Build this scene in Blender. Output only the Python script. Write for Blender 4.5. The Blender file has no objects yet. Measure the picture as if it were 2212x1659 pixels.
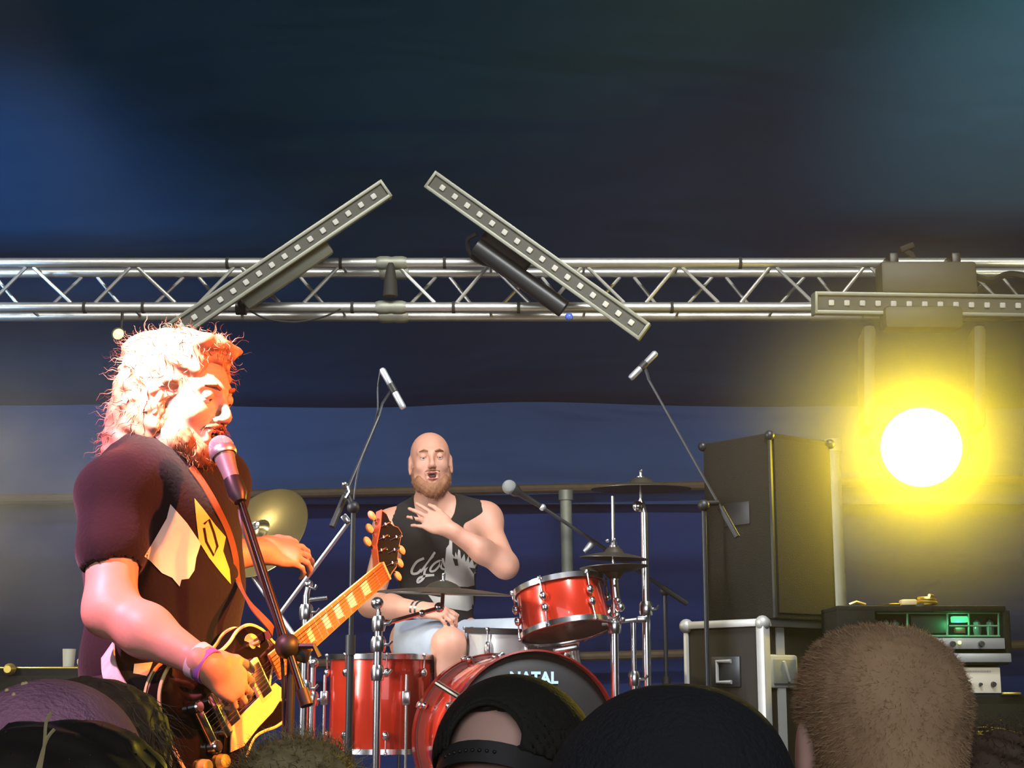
import bpy, bmesh, math, random
import numpy as np
from mathutils import Vector, Matrix
from mathutils.bvhtree import BVHTree

random.seed(7)
rng = np.random.default_rng(7)
sc = bpy.context.scene
COL = sc.collection

# ------------------------------------------------------------------ camera
FPX = 3400.0
PITCH = math.radians(11.2)
CAM = np.array([0.0, 0.0, 1.70])
cd = bpy.data.cameras.new('camera')
cd.sensor_width = 36.0
cd.lens = FPX / 2212.0 * 36.0
cd.clip_start = 0.05
cam = bpy.data.objects.new('camera', cd)
cam.location = CAM
cam.rotation_euler = (math.radians(90) + PITCH, 0, 0)
COL.objects.link(cam)
sc.camera = cam

# ------------------------------------------------------------------ world: thin stage haze filling the tent
w = bpy.data.worlds.new('world')
sc.world = w
w.use_nodes = True
nt = w.node_tree
nt.nodes['Background'].inputs[0].default_value = (0.02, 0.03, 0.05, 1)
nt.nodes['Background'].inputs[1].default_value = 0.3
vs = nt.nodes.new('ShaderNodeVolumeScatter')
vs.inputs['Color'].default_value = (1, 1, 1, 1)
vs.inputs['Density'].default_value = 0.0045
vs.inputs['Anisotropy'].default_value = 0.35
nt.links.new(vs.outputs[0], nt.nodes['World Output'].inputs['Volume'])
try:
    w.cycles.volume_sampling = 'MULTIPLE_IMPORTANCE'
except Exception:
    pass

vsn = sc.view_settings
sc.display_settings.display_device = 'sRGB'
vsn.view_transform = 'Standard'
vsn.look = 'None'
vsn.gamma = 1.0
vsn.use_curve_mapping = False
vsn.exposure = 0.0
sc.cycles.use_denoising = True
sc.cycles.max_bounces = 5
sc.cycles.diffuse_bounces = 2
sc.cycles.glossy_bounces = 3
sc.cycles.transmission_bounces = 4
sc.cycles.volume_bounces = 0
sc.cycles.sample_clamp_indirect = 4.0
sc.cycles.use_adaptive_sampling = True
sc.cycles.adaptive_threshold = 0.035

_R = np.array([1.0, 0, 0])
_F = np.array([0, math.cos(PITCH), math.sin(PITCH)])
_U = np.array([0, -math.sin(PITCH), math.cos(PITCH)])


def P(px, py, Y):
    """the real-world point at distance Y into the tent that stands where the photograph shows it"""
    d = _R * ((px - 1106.0) / FPX) + _U * ((829.5 - py) / FPX) + _F
    return CAM + d * (Y / d[1])


def ms(px, Y):
    """metres covered by px photograph pixels at distance Y"""
    return px * Y * 1.02 / FPX


def A(v):
    return np.array(v, dtype=float)


def nrm(v):
    v = A(v)
    return v / (np.linalg.norm(v) + 1e-12)


# ------------------------------------------------------------------ lights
def lamp(kind, name, loc, target, energy, color, size=0.1, spot=None, blend=0.3, size_y=None, parent=None, spread=None, volume=None):
    l = bpy.data.lights.new(name, kind)
    l.energy = energy
    l.color = color
    if kind == 'AREA':
        l.size = size
        if size_y:
            l.shape = 'RECTANGLE'
            l.size_y = size_y
        if spread:
            l.spread = math.radians(spread)
    else:
        l.shadow_soft_size = size
    if kind == 'SPOT':
        l.spot_size = math.radians(spot)
        l.spot_blend = blend
    o = bpy.data.objects.new(name, l)
    o.location = loc
    o.rotation_euler = (Vector(target) - Vector(loc)).to_track_quat('-Z', 'Y').to_euler()
    COL.objects.link(o)
    return o


# daylight coming in from the open tent mouth behind the audience
lamp('AREA', 'tent_mouth_daylight', (0, -3.0, 3.2), (0, 3.0, 1.9), 105, (0.90, 0.94, 1.0), size=6.0, size_y=2.6)
# front-of-house wash over the drummer
lamp('SPOT', 'front_wash_lamp', (1.2, -1.4, 3.9), tuple(P(960, 1180, 5.9)), 34, (1.0, 0.86, 0.78), size=0.08, spot=17, blend=0.8)
# pink-white key on the singer, from high on the left
lamp('SPOT', 'pink_singer_lamp', (-2.05, 1.7, 3.9), tuple(P(330, 1000, 3.15)), 1300, (1.0, 0.34, 0.56), size=0.06, spot=24, blend=0.8)
# orange key on the singer, from the right of the stage front
lamp('SPOT', 'orange_singer_lamp', (1.6, 2.3, 3.0), tuple(P(520, 1240, 3.15)), 950, (1.0, 0.16, 0.035), size=0.05, spot=40, blend=0.6)
# tight white top light catching the singer's hair
lamp('SPOT', 'white_hair_lamp', (-1.5, 1.9, 4.2), tuple(P(372, 792, 3.1)), 5200, (1.0, 0.82, 0.66), size=0.04, spot=7.6, blend=0.9)
# added narrow red fill that reddens the singer's far arm
lamp('SPOT', 'red_arm_lamp', (1.2, 2.0, 3.3), tuple(P(610, 1190, 3.52)), 170, (1.0, 0.06, 0.03), size=0.04, spot=9, blend=0.6)
# amber key on the guitar and picking arm
lamp('SPOT', 'amber_guitar_lamp', (1.1, 1.9, 2.6), tuple(P(700, 1410, 3.2)), 460, (1.0, 0.46, 0.05), size=0.05, spot=21, blend=0.8)
# added front fill brightening the singer's shirt print and arm
lamp('SPOT', 'pale_chest_lamp', (-1.7, -1.0, 3.4), tuple(P(330, 1200, 3.1)), 115, (1.0, 0.80, 0.74), size=0.05, spot=10, blend=0.8)
# added strip light, unseen, that whitens the chrome of the drum hardware
lamp('AREA', 'white_kit_strip', (0.9, 3.4, 4.3), tuple(P(1100, 1370, 5.2)), 26, (0.92, 0.95, 1.0), size=0.05, size_y=1.0, spread=70)
lamp('AREA', 'truss_strip', (0.0, 3.0, 4.9), (0, 6.0, 3.2), 34, (1.0, 0.98, 0.90), size=5.0, size_y=0.15, spread=60)  # added unseen strip that puts highlights along the truss chords
# added lamps out of frame, put in to tint the roof cloth: blue on the left, pale green-white on the right
lamp('SPOT', 'blue_roof_lamp', (-2.9, 4.6, 2.9), (-2.45, 6.9, 3.62), 330, (0.42, 0.66, 1.0), size=0.12, spot=62, blend=1.0)
lamp('SPOT', 'pale_roof_lamp', (2.5, 4.9, 2.9), (2.3, 6.2, 4.2), 230, (1.0, 0.98, 0.55), size=0.12, spot=62, blend=1.0)
lamp('SPOT', 'left_haze_lamp', (-3.1, 5.9, 3.1), (-1.2, 5.6, 1.9), 240, (1.0, 0.86, 0.55), size=0.08, spot=50, blend=1.0)
# added lamp, placed so its reflection glints off the tilted crash cymbal
lamp('SPOT', 'cymbal_glint_lamp', (-2.25, 5.50, 3.95), tuple(P(566, 1150, 5.55)), 22, (1.0, 0.92, 0.62), size=0.05, spot=12, blend=0.5)
# added narrow spot that brightens the ivory amplifier panel
lamp('SPOT', 'backline_lamp', (2.4, 1.0, 3.6), tuple(P(2110, 1470, 5.2)), 220, (1.0, 0.93, 0.72), size=0.05, spot=5, blend=0.6)
# added strip on the left that puts highlights on the drum chrome
lamp('AREA', 'chrome_side_strip', (-2.4, 3.9, 2.6), tuple(P(900, 1400, 5.2)), 20, (0.95, 0.96, 1.0), size=0.05, size_y=1.6, spread=70)
lamp('AREA', 'blue_wall_wash', (0.0, 6.6, 1.5), (0, 8.2, 2.6), 5, (0.45, 0.6, 1.0), size=5.0, size_y=0.3, spread=120)  # added blue fill on the back wall, replacing daylight through the tarpaulin

# ------------------------------------------------------------------ materials
MATS = {}


def mat(name, color, rough=0.6, metal=0.0, emit=None, estr=0.0, var=0.12, nscale=30.0, bump=0.0, bscale=60.0, coat=0.0, spec=0.5, sss=0.0, sheen=0.0):
    if name in MATS:
        return MATS[name]
    m = bpy.data.materials.new(name)
    m.use_nodes = True
    n = m.node_tree.nodes
    L = m.node_tree.links
    b = n['Principled BSDF']
    b.inputs['Roughness'].default_value = rough
    b.inputs['Metallic'].default_value = metal
    b.inputs['Coat Weight'].default_value = coat
    b.inputs['Specular IOR Level'].default_value = spec
    if sheen:
        b.inputs['Sheen Weight'].default_value = sheen
    if sss:
        b.inputs['Subsurface Weight'].default_value = sss
        b.inputs['Subsurface Radius'].default_value = (0.01, 0.004, 0.002)
    if emit:
        b.inputs['Emission Color'].default_value = (*emit, 1)
        b.inputs['Emission Strength'].default_value = estr
    tc = n.new('ShaderNodeTexCoord')
    if var:
        no = n.new('ShaderNodeTexNoise')
        no.inputs['Scale'].default_value = nscale
        no.inputs['Detail'].default_value = 4
        L.new(tc.outputs['Object'], no.inputs['Vector'])
        mr = n.new('ShaderNodeMix')
        mr.data_type = 'RGBA'
        mr.inputs[6].default_value = (*[c * (1 - var) for c in color], 1)
        mr.inputs[7].default_value = (*[min(1, c * (1 + var)) for c in color], 1)
        L.new(no.outputs['Fac'], mr.inputs[0])
        L.new(mr.outputs[2], b.inputs['Base Color'])
    else:
        b.inputs['Base Color'].default_value = (*color, 1)
    if bump:
        n2 = n.new('ShaderNodeTexNoise')
        n2.inputs['Scale'].default_value = bscale
        n2.inputs['Detail'].default_value = 3
        L.new(tc.outputs['Object'], n2.inputs['Vector'])
        bp = n.new('ShaderNodeBump')
        bp.inputs['Strength'].default_value = bump
        bp.inputs['Distance'].default_value = 0.01
        L.new(n2.outputs['Fac'], bp.inputs['Height'])
        L.new(bp.outputs['Normal'], b.inputs['Normal'])
    MATS[name] = m
    return m


def tarp_material(name, color, wr=1.0):
    m = mat(name, color, rough=0.8, var=0.25, nscale=1.5, spec=0.15)
    n = m.node_tree.nodes
    L = m.node_tree.links
    b = n['Principled BSDF']
    tc = n['Texture Coordinate']
    mp = n.new('ShaderNodeMapping')
    mp.inputs['Scale'].default_value = (0.5, 1.0, 2.6)
    mp.inputs['Rotation'].default_value = (0, 0.35, 0)
    L.new(tc.outputs['Object'], mp.inputs['Vector'])
    no = n.new('ShaderNodeTexNoise')
    no.inputs['Scale'].default_value = 0.9
    no.inputs['Detail'].default_value = 3
    no.inputs['Roughness'].default_value = 0.55
    no.inputs['Distortion'].default_value = 0.6
    L.new(mp.outputs[0], no.inputs['Vector'])
    bp = n.new('ShaderNodeBump')
    bp.inputs['Strength'].default_value = 0.7 * wr
    bp.inputs['Distance'].default_value = 0.12
    L.new(no.outputs['Fac'], bp.inputs['Height'])
    L.new(bp.outputs['Normal'], b.inputs['Normal'])
    return m


M = {}
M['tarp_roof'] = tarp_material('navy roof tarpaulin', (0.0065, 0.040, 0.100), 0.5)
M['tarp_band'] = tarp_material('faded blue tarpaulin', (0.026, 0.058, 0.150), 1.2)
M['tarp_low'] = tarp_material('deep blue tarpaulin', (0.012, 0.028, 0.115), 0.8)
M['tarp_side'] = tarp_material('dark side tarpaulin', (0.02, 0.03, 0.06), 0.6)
M['wood_floor'] = mat('black stage ply', (0.03, 0.03, 0.03), 0.6, bump=0.2)
M['ground'] = mat('trampled dark grass', (0.03, 0.035, 0.02), 0.9, bump=0.6, bscale=25, var=0.5)
M['alu'] = mat('truss aluminium', (0.60, 0.60, 0.56), 0.36, 0.8, bump=0.05)
M['alu_dull'] = mat('dull aluminium', (0.27, 0.28, 0.23), 0.5, 0.4)
M['alu_edge'] = mat('case edge aluminium', (0.46, 0.46, 0.42), 0.45, 0.35)
M['chrome'] = mat('chrome', (0.90, 0.91, 0.92), 0.20, 1.0, var=0.05)
M['chrome_soft'] = mat('satin chrome', (0.85, 0.86, 0.88), 0.3, 0.85, var=0.05)
M['steel_dark'] = mat('dark steel', (0.03, 0.033, 0.036), 0.4, 0.5)
M['black'] = mat('black plastic', (0.012, 0.012, 0.012), 0.5)
M['black_matt'] = mat('matt black', (0.018, 0.017, 0.014), 0.75)
M['blackmetal'] = mat('black painted metal', (0.02, 0.02, 0.022), 0.4, 0.3)
M['tolex'] = mat('black tolex', (0.014, 0.012, 0.008), 0.8, bump=0.4, bscale=300, spec=0.2)
M['plywood_case'] = mat('dark brown case laminate', (0.016, 0.012, 0.007), 0.6, spec=0.2)
M['drum_red'] = mat('red orange lacquer', (0.62, 0.035, 0.012), 0.22, 0.35, coat=1.0, var=0.15, nscale=12)
M['drum_white'] = mat('pale drum wrap', (0.42, 0.42, 0.41), 0.4, 0.2)
M['drumhead_white'] = mat('coated drumhead', (0.5, 0.5, 0.47), 0.6)
M['drumhead_clear'] = mat('smoky drumhead', (0.16, 0.10, 0.065), 0.25)
M['drumhead_black'] = mat('black drumhead', (0.02, 0.02, 0.02), 0.45)
M['cymbal'] = mat('bronze cymbal', (0.30, 0.23, 0.10), 0.26, 0.9)
M['cymbal_dark'] = mat('dark bronze cymbal', (0.085, 0.075, 0.055), 0.42, 0.7)
M['skin'] = mat('fair skin', (0.62, 0.36, 0.26), 0.5, sss=0.06, var=0.08, nscale=40, bump=0.05)
M['skin_drummer'] = mat('flushed skin', (0.52, 0.255, 0.175), 0.55, sss=0.06, var=0.10, nscale=25, bump=0.05)
M['skin_back'] = mat('pale neck skin', (0.85, 0.52, 0.42), 0.55, sss=0.06, var=0.08)
M['lip'] = mat('lip', (0.34, 0.09, 0.07), 0.45)
M['mouth'] = mat('mouth inside', (0.05, 0.012, 0.01), 0.6)
M['eyewhite'] = mat('eye white', (0.65, 0.6, 0.55), 0.3, var=0.0)
M['iris'] = mat('iris', (0.05, 0.04, 0.03), 0.2, var=0.0)
M['hair_blond'] = mat('blond hair', (0.40, 0.23, 0.15), 0.55, var=0.35, nscale=60)
M['hair_short'] = mat('light brown cropped hair', (0.50, 0.31, 0.17), 0.75, var=0.42, nscale=14)
M['hair_brown'] = mat('brown hair', (0.12, 0.075, 0.05), 0.65, var=0.4, nscale=70)
M['hair_dark'] = mat('dark hair', (0.022, 0.016, 0.013), 0.55, var=0.4, nscale=70)
M['hair_ginger'] = mat('ginger beard', (0.24, 0.10, 0.045), 0.7, var=0.35, nscale=90)
M['hair_ashen'] = mat('ash blond hair', (0.42, 0.34, 0.17), 0.7, var=0.4, nscale=60)
M['tshirt'] = mat('black cotton', (0.012, 0.0075, 0.0095), 0.9, var=0.25, nscale=14, bump=0.15, bscale=120, sheen=0.12, spec=0.2)
M['tank'] = mat('washed black cotton', (0.009, 0.0075, 0.006), 0.95, var=0.2)
M['jeans'] = mat('black denim', (0.016, 0.015, 0.018), 0.85)
M['shorts'] = mat('pale blue shorts', (0.30, 0.34, 0.40), 0.85)
M['cloth_dark'] = mat('dark clothing', (0.02, 0.02, 0.024), 0.9)
M['cap'] = mat('black cap cotton', (0.016, 0.015, 0.013), 0.85, bump=0.2, bscale=200)
M['beanie'] = mat('charcoal knit', (0.018, 0.018, 0.024), 0.95, bump=0.5, bscale=220)
M['purple_knit'] = mat('purple knit', (0.50, 0.23, 0.36), 0.95, bump=0.5, bscale=180, var=0.3)
M['print_white'] = mat('white shirt print', (0.92, 0.86, 0.78), 0.8, var=0.06)
M['print_grey'] = mat('grey shirt print', (0.38, 0.36, 0.33), 0.85, var=0.1)
M['print_yellow'] = mat('yellow shirt print', (0.80, 0.56, 0.12), 0.8, var=0.1)
M['guitar_black'] = mat('gloss black lacquer', (0.010, 0.007, 0.006), 0.12, coat=1.0, var=0.05)
M['cream'] = mat('cream plastic', (0.80, 0.62, 0.30), 0.4, var=0.04)
M['rosewood'] = mat('rosewood fretboard', (0.40, 0.13, 0.03), 0.5)
M['maple'] = mat('maple neck', (0.50, 0.22, 0.10), 0.4)
M['pearl'] = mat('pearl inlay', (0.85, 0.80, 0.55), 0.3, var=0.05)
M['gold_knob'] = mat('amber knob', (0.75, 0.45, 0.10), 0.3, coat=0.5)
M['lead'] = mat('black cable', (0.012, 0.012, 0.014), 0.5)
M['led_face'] = mat('LED bar front panel', (0.075, 0.075, 0.060), 0.6)
M['led_lens'] = mat('unlit LED lens', (0.50, 0.50, 0.46), 0.3)
M['olive_dark'] = mat('dark moving head housing', (0.06, 0.055, 0.03), 0.55)
M['white_plastic'] = mat('ivory amp panel', (0.80, 0.76, 0.62), 0.5, var=0.03)
M['grey_panel'] = mat('grey amp panel', (0.34, 0.36, 0.37), 0.45, 0.3)
M['knob_dark'] = mat('dark knob', (0.02, 0.02, 0.02), 0.4)
M['pole_grey'] = mat('galvanised pole', (0.32, 0.33, 0.25), 0.55, 0.3, var=0.3, nscale=18)
M['wood_pole'] = mat('weathered brown rail', (0.085, 0.055, 0.026), 0.7, var=0.4)
M['amp_green'] = mat('green pilot glow', (0.05, 0.4, 0.15), 0.4, emit=(0.10, 0.80, 0.32), estr=1.1)
M['lens_yellow'] = mat('blazing yellow lens', (1, 0.9, 0.4), 0.4, emit=(1.0, 0.80, 0.10), estr=22.0, var=0)
M['lens_green'] = mat('lime pilot lens', (0.8, 1, 0.3), 0.4, emit=(0.78, 1.0, 0.25), estr=2.2, var=0)
M['gold'] = mat('brass fitting', (0.75, 0.55, 0.12), 0.3, 0.8)
M['wrist_white'] = mat('white wristband', (0.75, 0.7, 0.72), 0.6)
M['wrist_purple'] = mat('purple wristband', (0.30, 0.14, 0.55), 0.6)
M['strap'] = mat('brown strap', (0.16, 0.05, 0.02), 0.7)
M['strap_pale'] = mat('pale patterned strap', (0.70, 0.55, 0.52), 0.8, var=0.5, nscale=45)
M['towel'] = mat('white cloth', (0.8, 0.78, 0.75), 0.9)
M['throne'] = mat('purple throne cover', (0.28, 0.05, 0.22), 0.8)
M['decal_blue'] = mat('bright drum logo', (0.55, 0.80, 1.0), 0.4, var=0.02)
M['tube_glass'] = mat('valve glass', (0.2, 0.25, 0.2), 0.1)
M['cup'] = mat('pale drinks cup', (0.42, 0.40, 0.30), 0.6)
M['teal'] = mat('teal hair tie', (0.02, 0.30, 0.24), 0.7)


# ------------------------------------------------------------------ mesh builder
def basis(d):
    d = nrm(d)
    a = A((0, 0, 1)) if abs(d[2]) < 0.9 else A((1, 0, 0))
    u = nrm(np.cross(a, d))
    v = np.cross(d, u)
    return u, v, d


class MB:
    def __init__(s):
        s.v = []
        s.f = []

    def add(s, vs_, fs):
        o = len(s.v)
        s.v += [tuple(x) for x in vs_]
        s.f += [tuple(i + o for i in f) for f in fs]
        return s

    def box(s, c, size, R=None, bev=0.0):
        c = A(c)
        hx, hy, hz = [q / 2 for q in size]
        R = np.eye(3) if R is None else R      # rows are the local axes
        if bev <= 0:
            loc = [(x * hx, y * hy, z * hz) for z in (-1, 1) for y in (-1, 1) for x in (-1, 1)]
            fs = [(0, 2, 3, 1), (4, 5, 7, 6), (0, 1, 5, 4), (2, 6, 7, 3), (0, 4, 6, 2), (1, 3, 7, 5)]
        else:
            bm = bmesh.new()
            bmesh.ops.create_cube(bm, size=1.0)
            for v in bm.verts:
                v.co = Vector((v.co.x * size[0], v.co.y * size[1], v.co.z * size[2]))
            bmesh.ops.bevel(bm, geom=bm.edges[:], offset=bev, segments=2, affect='EDGES', profile=0.5)
            bm.verts.index_update()
            loc = [tuple(v.co) for v in bm.verts]
            fs = [tuple(v.index for v in f.verts) for f in bm.faces]
            bm.free()
        return s.add([c + A(p) @ R for p in loc], fs)

    def tube(s, a, b, r, r2=None, n=12, cap=True):
        a, b = A(a), A(b)
        r2 = r if r2 is None else r2
        u, v, d = basis(b - a)
        vs_ = []
        for p, q in ((a, r), (b, r2)):
            for i in range(n):
                t = 2 * math.pi * i / n
                vs_.append(p + q * (math.cos(t) * u + math.sin(t) * v))
        fs = [(i, (i + 1) % n, n + (i + 1) % n, n + i) for i in range(n)]
        if cap:
            fs += [tuple(range(n - 1, -1, -1)), tuple(range(n, 2 * n))]
        return s.add(vs_, fs)

    def path(s, pts, r, n=8, closed=False, cap=True):
        pts = [A(p) for p in pts]
        m = len(pts)
        rs = r if hasattr(r, '__len__') else [r] * m
        pu = None
        vs_ = []
        for i, p in enumerate(pts):
            if closed:
                d = pts[(i + 1) % m] - pts[i - 1]
            else:
                d = pts[min(i + 1, m - 1)] - pts[max(i - 1, 0)]
            d = nrm(d)
            if pu is None:
                u, v, _ = basis(d)
            else:
                u = nrm(pu - d * np.dot(pu, d))
                v = np.cross(d, u)
            pu = u
            for k in range(n):
                t = 2 * math.pi * k / n
                vs_.append(p + rs[i] * (math.cos(t) * u + math.sin(t) * v))
        fs = []
        for i in range(m if closed else m - 1):
            j = (i + 1) % m
            for k in range(n):
                fs.append((i * n + k, i * n + (k + 1) % n, j * n + (k + 1) % n, j * n + k))
        if cap and not closed:
            fs += [tuple(range(n - 1, -1, -1)), tuple(range((m - 1) * n, m * n))]
        return s.add(vs_, fs)

    def lathe(s, c, axis, prof, n=32, u=None):
        """prof: list of (radius, height along axis)"""
        c = A(c)
        uu, vv, d = basis(axis)
        vs_ = []
        m = len(prof)
        for (r, h) in prof:
            for i in range(n):
                t = 2 * math.pi * i / n
                vs_.append(c + d * h + max(r, 1e-5) * (math.cos(t) * uu + math.sin(t) * vv))
        fs = []
        for j in range(m - 1):
            for i in range(n):
                fs.append((j * n + i, j * n + (i + 1) % n, (j + 1) * n + (i + 1) % n, (j + 1) * n + i))
        return s.add(vs_, fs)

    def ball(s, c, r, n=12, sc3=(1, 1, 1), R=None):
        vs_ = []
        c = A(c)
        R = np.eye(3) if R is None else R
        m = max(6, n // 2 + 1)
        for j in range(m + 1):
            ph = math.pi * j / m
            for i in range(n):
                t = 2 * math.pi * i / n
                q = A((math.sin(ph) * math.cos(t) * sc3[0], math.sin(ph) * math.sin(t) * sc3[1], math.cos(ph) * sc3[2])) * r
                vs_.append(c + q @ R)
        fs = []
        for j in range(m):
            for i in range(n):
                fs.append((j * n + i, (j + 1) * n + i, (j + 1) * n + (i + 1) % n, j * n + (i + 1) % n))
        return s.add(vs_, fs)

    def prism(s, pts, off):
        """closed polygon of 3-D points extruded by vector off"""
        n = len(pts)
        a = [A(p) for p in pts]
        b = [p + A(off) for p in a]
        fs = [tuple(range(n)), tuple(range(2 * n - 1, n - 1, -1))]
        fs += [(i, n + i, n + (i + 1) % n, (i + 1) % n) for i in range(n)]
        return s.add(a + b, fs)

    def build(s, name, material, parent=None, smooth=True, auto=35, fix=True):
        me = bpy.data.meshes.new(name)
        org = A(parent['_o']) if parent is not None and '_o' in parent.keys() else A((0, 0, 0))
        me.from_pydata([tuple(A(v) - org) for v in s.v], [], s.f)
        if fix:
            bm = bmesh.new()
            bm.from_mesh(me)
            bmesh.ops.remove_doubles(bm, verts=bm.verts, dist=1e-5)
            bmesh.ops.recalc_face_normals(bm, faces=bm.faces)
            bm.to_mesh(me)
            bm.free()
        return finish(name, me, material, parent, smooth, auto)


def finish(name, me, material, parent=None, smooth=True, auto=35):
    for m in (material if isinstance(material, (list, tuple)) else [material]):
        if m is not None:
            me.materials.append(m)
    if smooth:
        me.shade_smooth()
        if auto:
            try:
                me.set_sharp_from_angle(angle=math.radians(auto))
            except Exception:
                pass
    o = bpy.data.objects.new(name, me)
    COL.objects.link(o)
    if parent is not None:
        o.parent = parent
        if '_o' in parent.keys():
            o['_o'] = list(parent['_o'])
    return o


def tag(o, label=None, cat=None, group=None, kind=None):
    if label: o['label'] = label
    if cat: o['category'] = cat
    if group: o['group'] = group
    if kind: o['kind'] = kind
    return o


def thing(name, loc, label, cat, group=None):
    o = bpy.data.objects.new(name, None)
    o.empty_display_size = 0.1
    o.location = tuple(float(x) for x in loc)
    COL.objects.link(o)
    o['_o'] = [float(x) for x in loc]
    return tag(o, label, cat, group)


def piece(name, me, parent, Mw):
    """one more object that shares mesh data me, placed by world matrix Mw"""
    o = bpy.data.objects.new(name, me)
    COL.objects.link(o)
    o.parent = parent
    org = Vector(parent['_o']) if '_o' in parent.keys() else Vector((0, 0, 0))
    o.matrix_basis = Matrix.Translation(-org) @ Mw
    return o


def mwf(c, x, y, z):
    return Matrix(((x[0], y[0], z[0], c[0]), (x[1], y[1], z[1], c[1]), (x[2], y[2], z[2], c[2]), (0, 0, 0, 1)))


# ------------------------------------------------------------------ signed-distance bodies (one continuous skin each)
class Body:
    def __init__(s, lo, hi, vox):
        s.lo = A(lo) - 3 * vox
        s.vox = vox
        s.n = np.ceil((A(hi) + 3 * vox - s.lo) / vox).astype(int) + 1
        s.d = np.full(tuple(s.n), 1.0, dtype=np.float32)

    def _win(s, lo, hi):
        a = np.maximum(0, np.floor((A(lo) - s.lo) / s.vox).astype(int))
        b = np.minimum(s.n, np.ceil((A(hi) - s.lo) / s.vox).astype(int) + 1)
        if np.any(b <= a):
            return None
        ax = [(s.lo[i] + s.vox * np.arange(a[i], b[i])).astype(np.float32) for i in range(3)]
        X, Y, Z = np.meshgrid(*ax, indexing='ij', sparse=True)
        return (slice(a[0], b[0]), slice(a[1], b[1]), slice(a[2], b[2])), X, Y, Z

    def _mix(s, sl, d, k, op):
        c = s.d[sl]
        if op == 'add':
            if k > 0:
                h = np.maximum(k - np.abs(c - d), 0) / k
                s.d[sl] = np.minimum(c, d) - h * h * k * 0.25
            else:
                s.d[sl] = np.minimum(c, d)
        elif op == 'sub':
            d = -d
            if k > 0:
                h = np.maximum(k - np.abs(c - d), 0) / k
                s.d[sl] = np.maximum(c, d) + h * h * k * 0.25
            else:
                s.d[sl] = np.maximum(c, d)

    def cap(s, a, b, r, r2=None, k=0.03, op='add'):
        a, b = A(a), A(b)
        r2 = r if r2 is None else r2
        m = max(r, r2) + k + 3 * s.vox
        wn = s._win(np.minimum(a, b) - m, np.maximum(a, b) + m)
        if wn is None: return s
        sl, X, Y, Z = wn
        ba = b - a
        L2 = float(ba @ ba) + 1e-12
        t = np.clip(((X - a[0]) * ba[0] + (Y - a[1]) * ba[1] + (Z - a[2]) * ba[2]) / L2, 0, 1)
        dx, dy, dz = X - a[0] - t * ba[0], Y - a[1] - t * ba[1], Z - a[2] - t * ba[2]
        d = np.sqrt(dx * dx + dy * dy + dz * dz) - (r + (r2 - r) * t)
        s._mix(sl, d.astype(np.float32), k, op)
        return s

    def ell(s, c, r, R=None, k=0.03, op='add'):
        c, r = A(c), A(r)
        R = np.eye(3) if R is None else R
        m = max(r) + k + 3 * s.vox
        wn = s._win(c - m, c + m)
        if wn is None: return s
        sl, X, Y, Z = wn
        X, Y, Z = X - c[0], Y - c[1], Z - c[2]
        q = [(X * R[i][0] + Y * R[i][1] + Z * R[i][2]) for i in range(3)]
        k0 = np.sqrt(sum((q[i] / r[i]) ** 2 for i in range(3)))
        k1 = np.sqrt(sum((q[i] / (r[i] ** 2)) ** 2 for i in range(3))) + 1e-6
        d = k0 * (k0 - 1.0) / k1
        s._mix(sl, d.astype(np.float32), k, op)
        return s

    def box(s, c, h, R=None, rnd=0.01, k=0.0, op='add'):
        c, h = A(c), A(h)
        R = np.eye(3) if R is None else R
        m = np.linalg.norm(h) + k + 3 * s.vox
        wn = s._win(c - m, c + m)
        if wn is None: return s
        sl, X, Y, Z = wn
        X, Y, Z = X - c[0], Y - c[1], Z - c[2]
        q = [np.abs(X * R[i][0] + Y * R[i][1] + Z * R[i][2]) - (h[i] - rnd) for i in range(3)]
        d = np.sqrt(sum(np.maximum(t, 0) ** 2 for t in q)) + np.minimum(np.maximum(np.maximum(q[0], q[1]), q[2]), 0) - rnd
        s._mix(sl, d.astype(np.float32), k, op)
        return s

    def cut(s, c, nvec):
        """drop everything on the side nvec points to"""
        c, nvec = A(c), nrm(nvec)
        ax = [(s.lo[i] + s.vox * np.arange(s.n[i])).astype(np.float32) for i in range(3)]
        X, Y, Z = np.meshgrid(*ax, indexing='ij', sparse=True)
        d = (X - c[0]) * nvec[0] + (Y - c[1]) * nvec[1] + (Z - c[2]) * nvec[2]
        s.d = np.maximum(s.d, d.astype(np.float32))
        return s

    def noise(s, fn):
        ax = [(s.lo[i] + s.vox * np.arange(s.n[i])).astype(np.float32) for i in range(3)]
        X, Y, Z = np.meshgrid(*ax, indexing='ij', sparse=True)
        s.d = s.d + fn(X, Y, Z).astype(np.float32)
        return s

    def mesh(s, name, material, parent=None, relax=2, auto=None):
        D = s.d
        ins = D < 0
        nx, ny, nz = D.shape
        sh = (nx - 1, ny - 1, nz - 1)
        cnt = np.zeros(sh, np.int8)
        for i in (0, 1):
            for j in (0, 1):
                for k in (0, 1):
                    cnt += ins[i:i + sh[0], j:j + sh[1], k:k + sh[2]]
        act = (cnt > 0) & (cnt < 8)
        idx = np.argwhere(act)
        vid = np.full(sh, -1, np.int32)
        vid[tuple(idx.T)] = np.arange(len(idx))
        acc = np.zeros((len(idx), 3))
        num = np.zeros(len(idx))
        corners = [(i, j, k) for i in (0, 1) for j in (0, 1) for k in (0, 1)]
        vals = {c: D[idx[:, 0] + c[0], idx[:, 1] + c[1], idx[:, 2] + c[2]] for c in corners}
        for c in corners:
            for ax in range(3):
                if c[ax] == 0:
                    e = list(c)
                    e[ax] = 1
                    e = tuple(e)
                    a, b = vals[c], vals[e]
                    m = (a < 0) != (b < 0)
                    t = np.where(m, a / np.where(m, a - b, 1), 0)
                    p = np.tile(A(c), (len(idx), 1))
                    p[:, ax] += t
                    acc += p * m[:, None]
                    num += m
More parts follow.
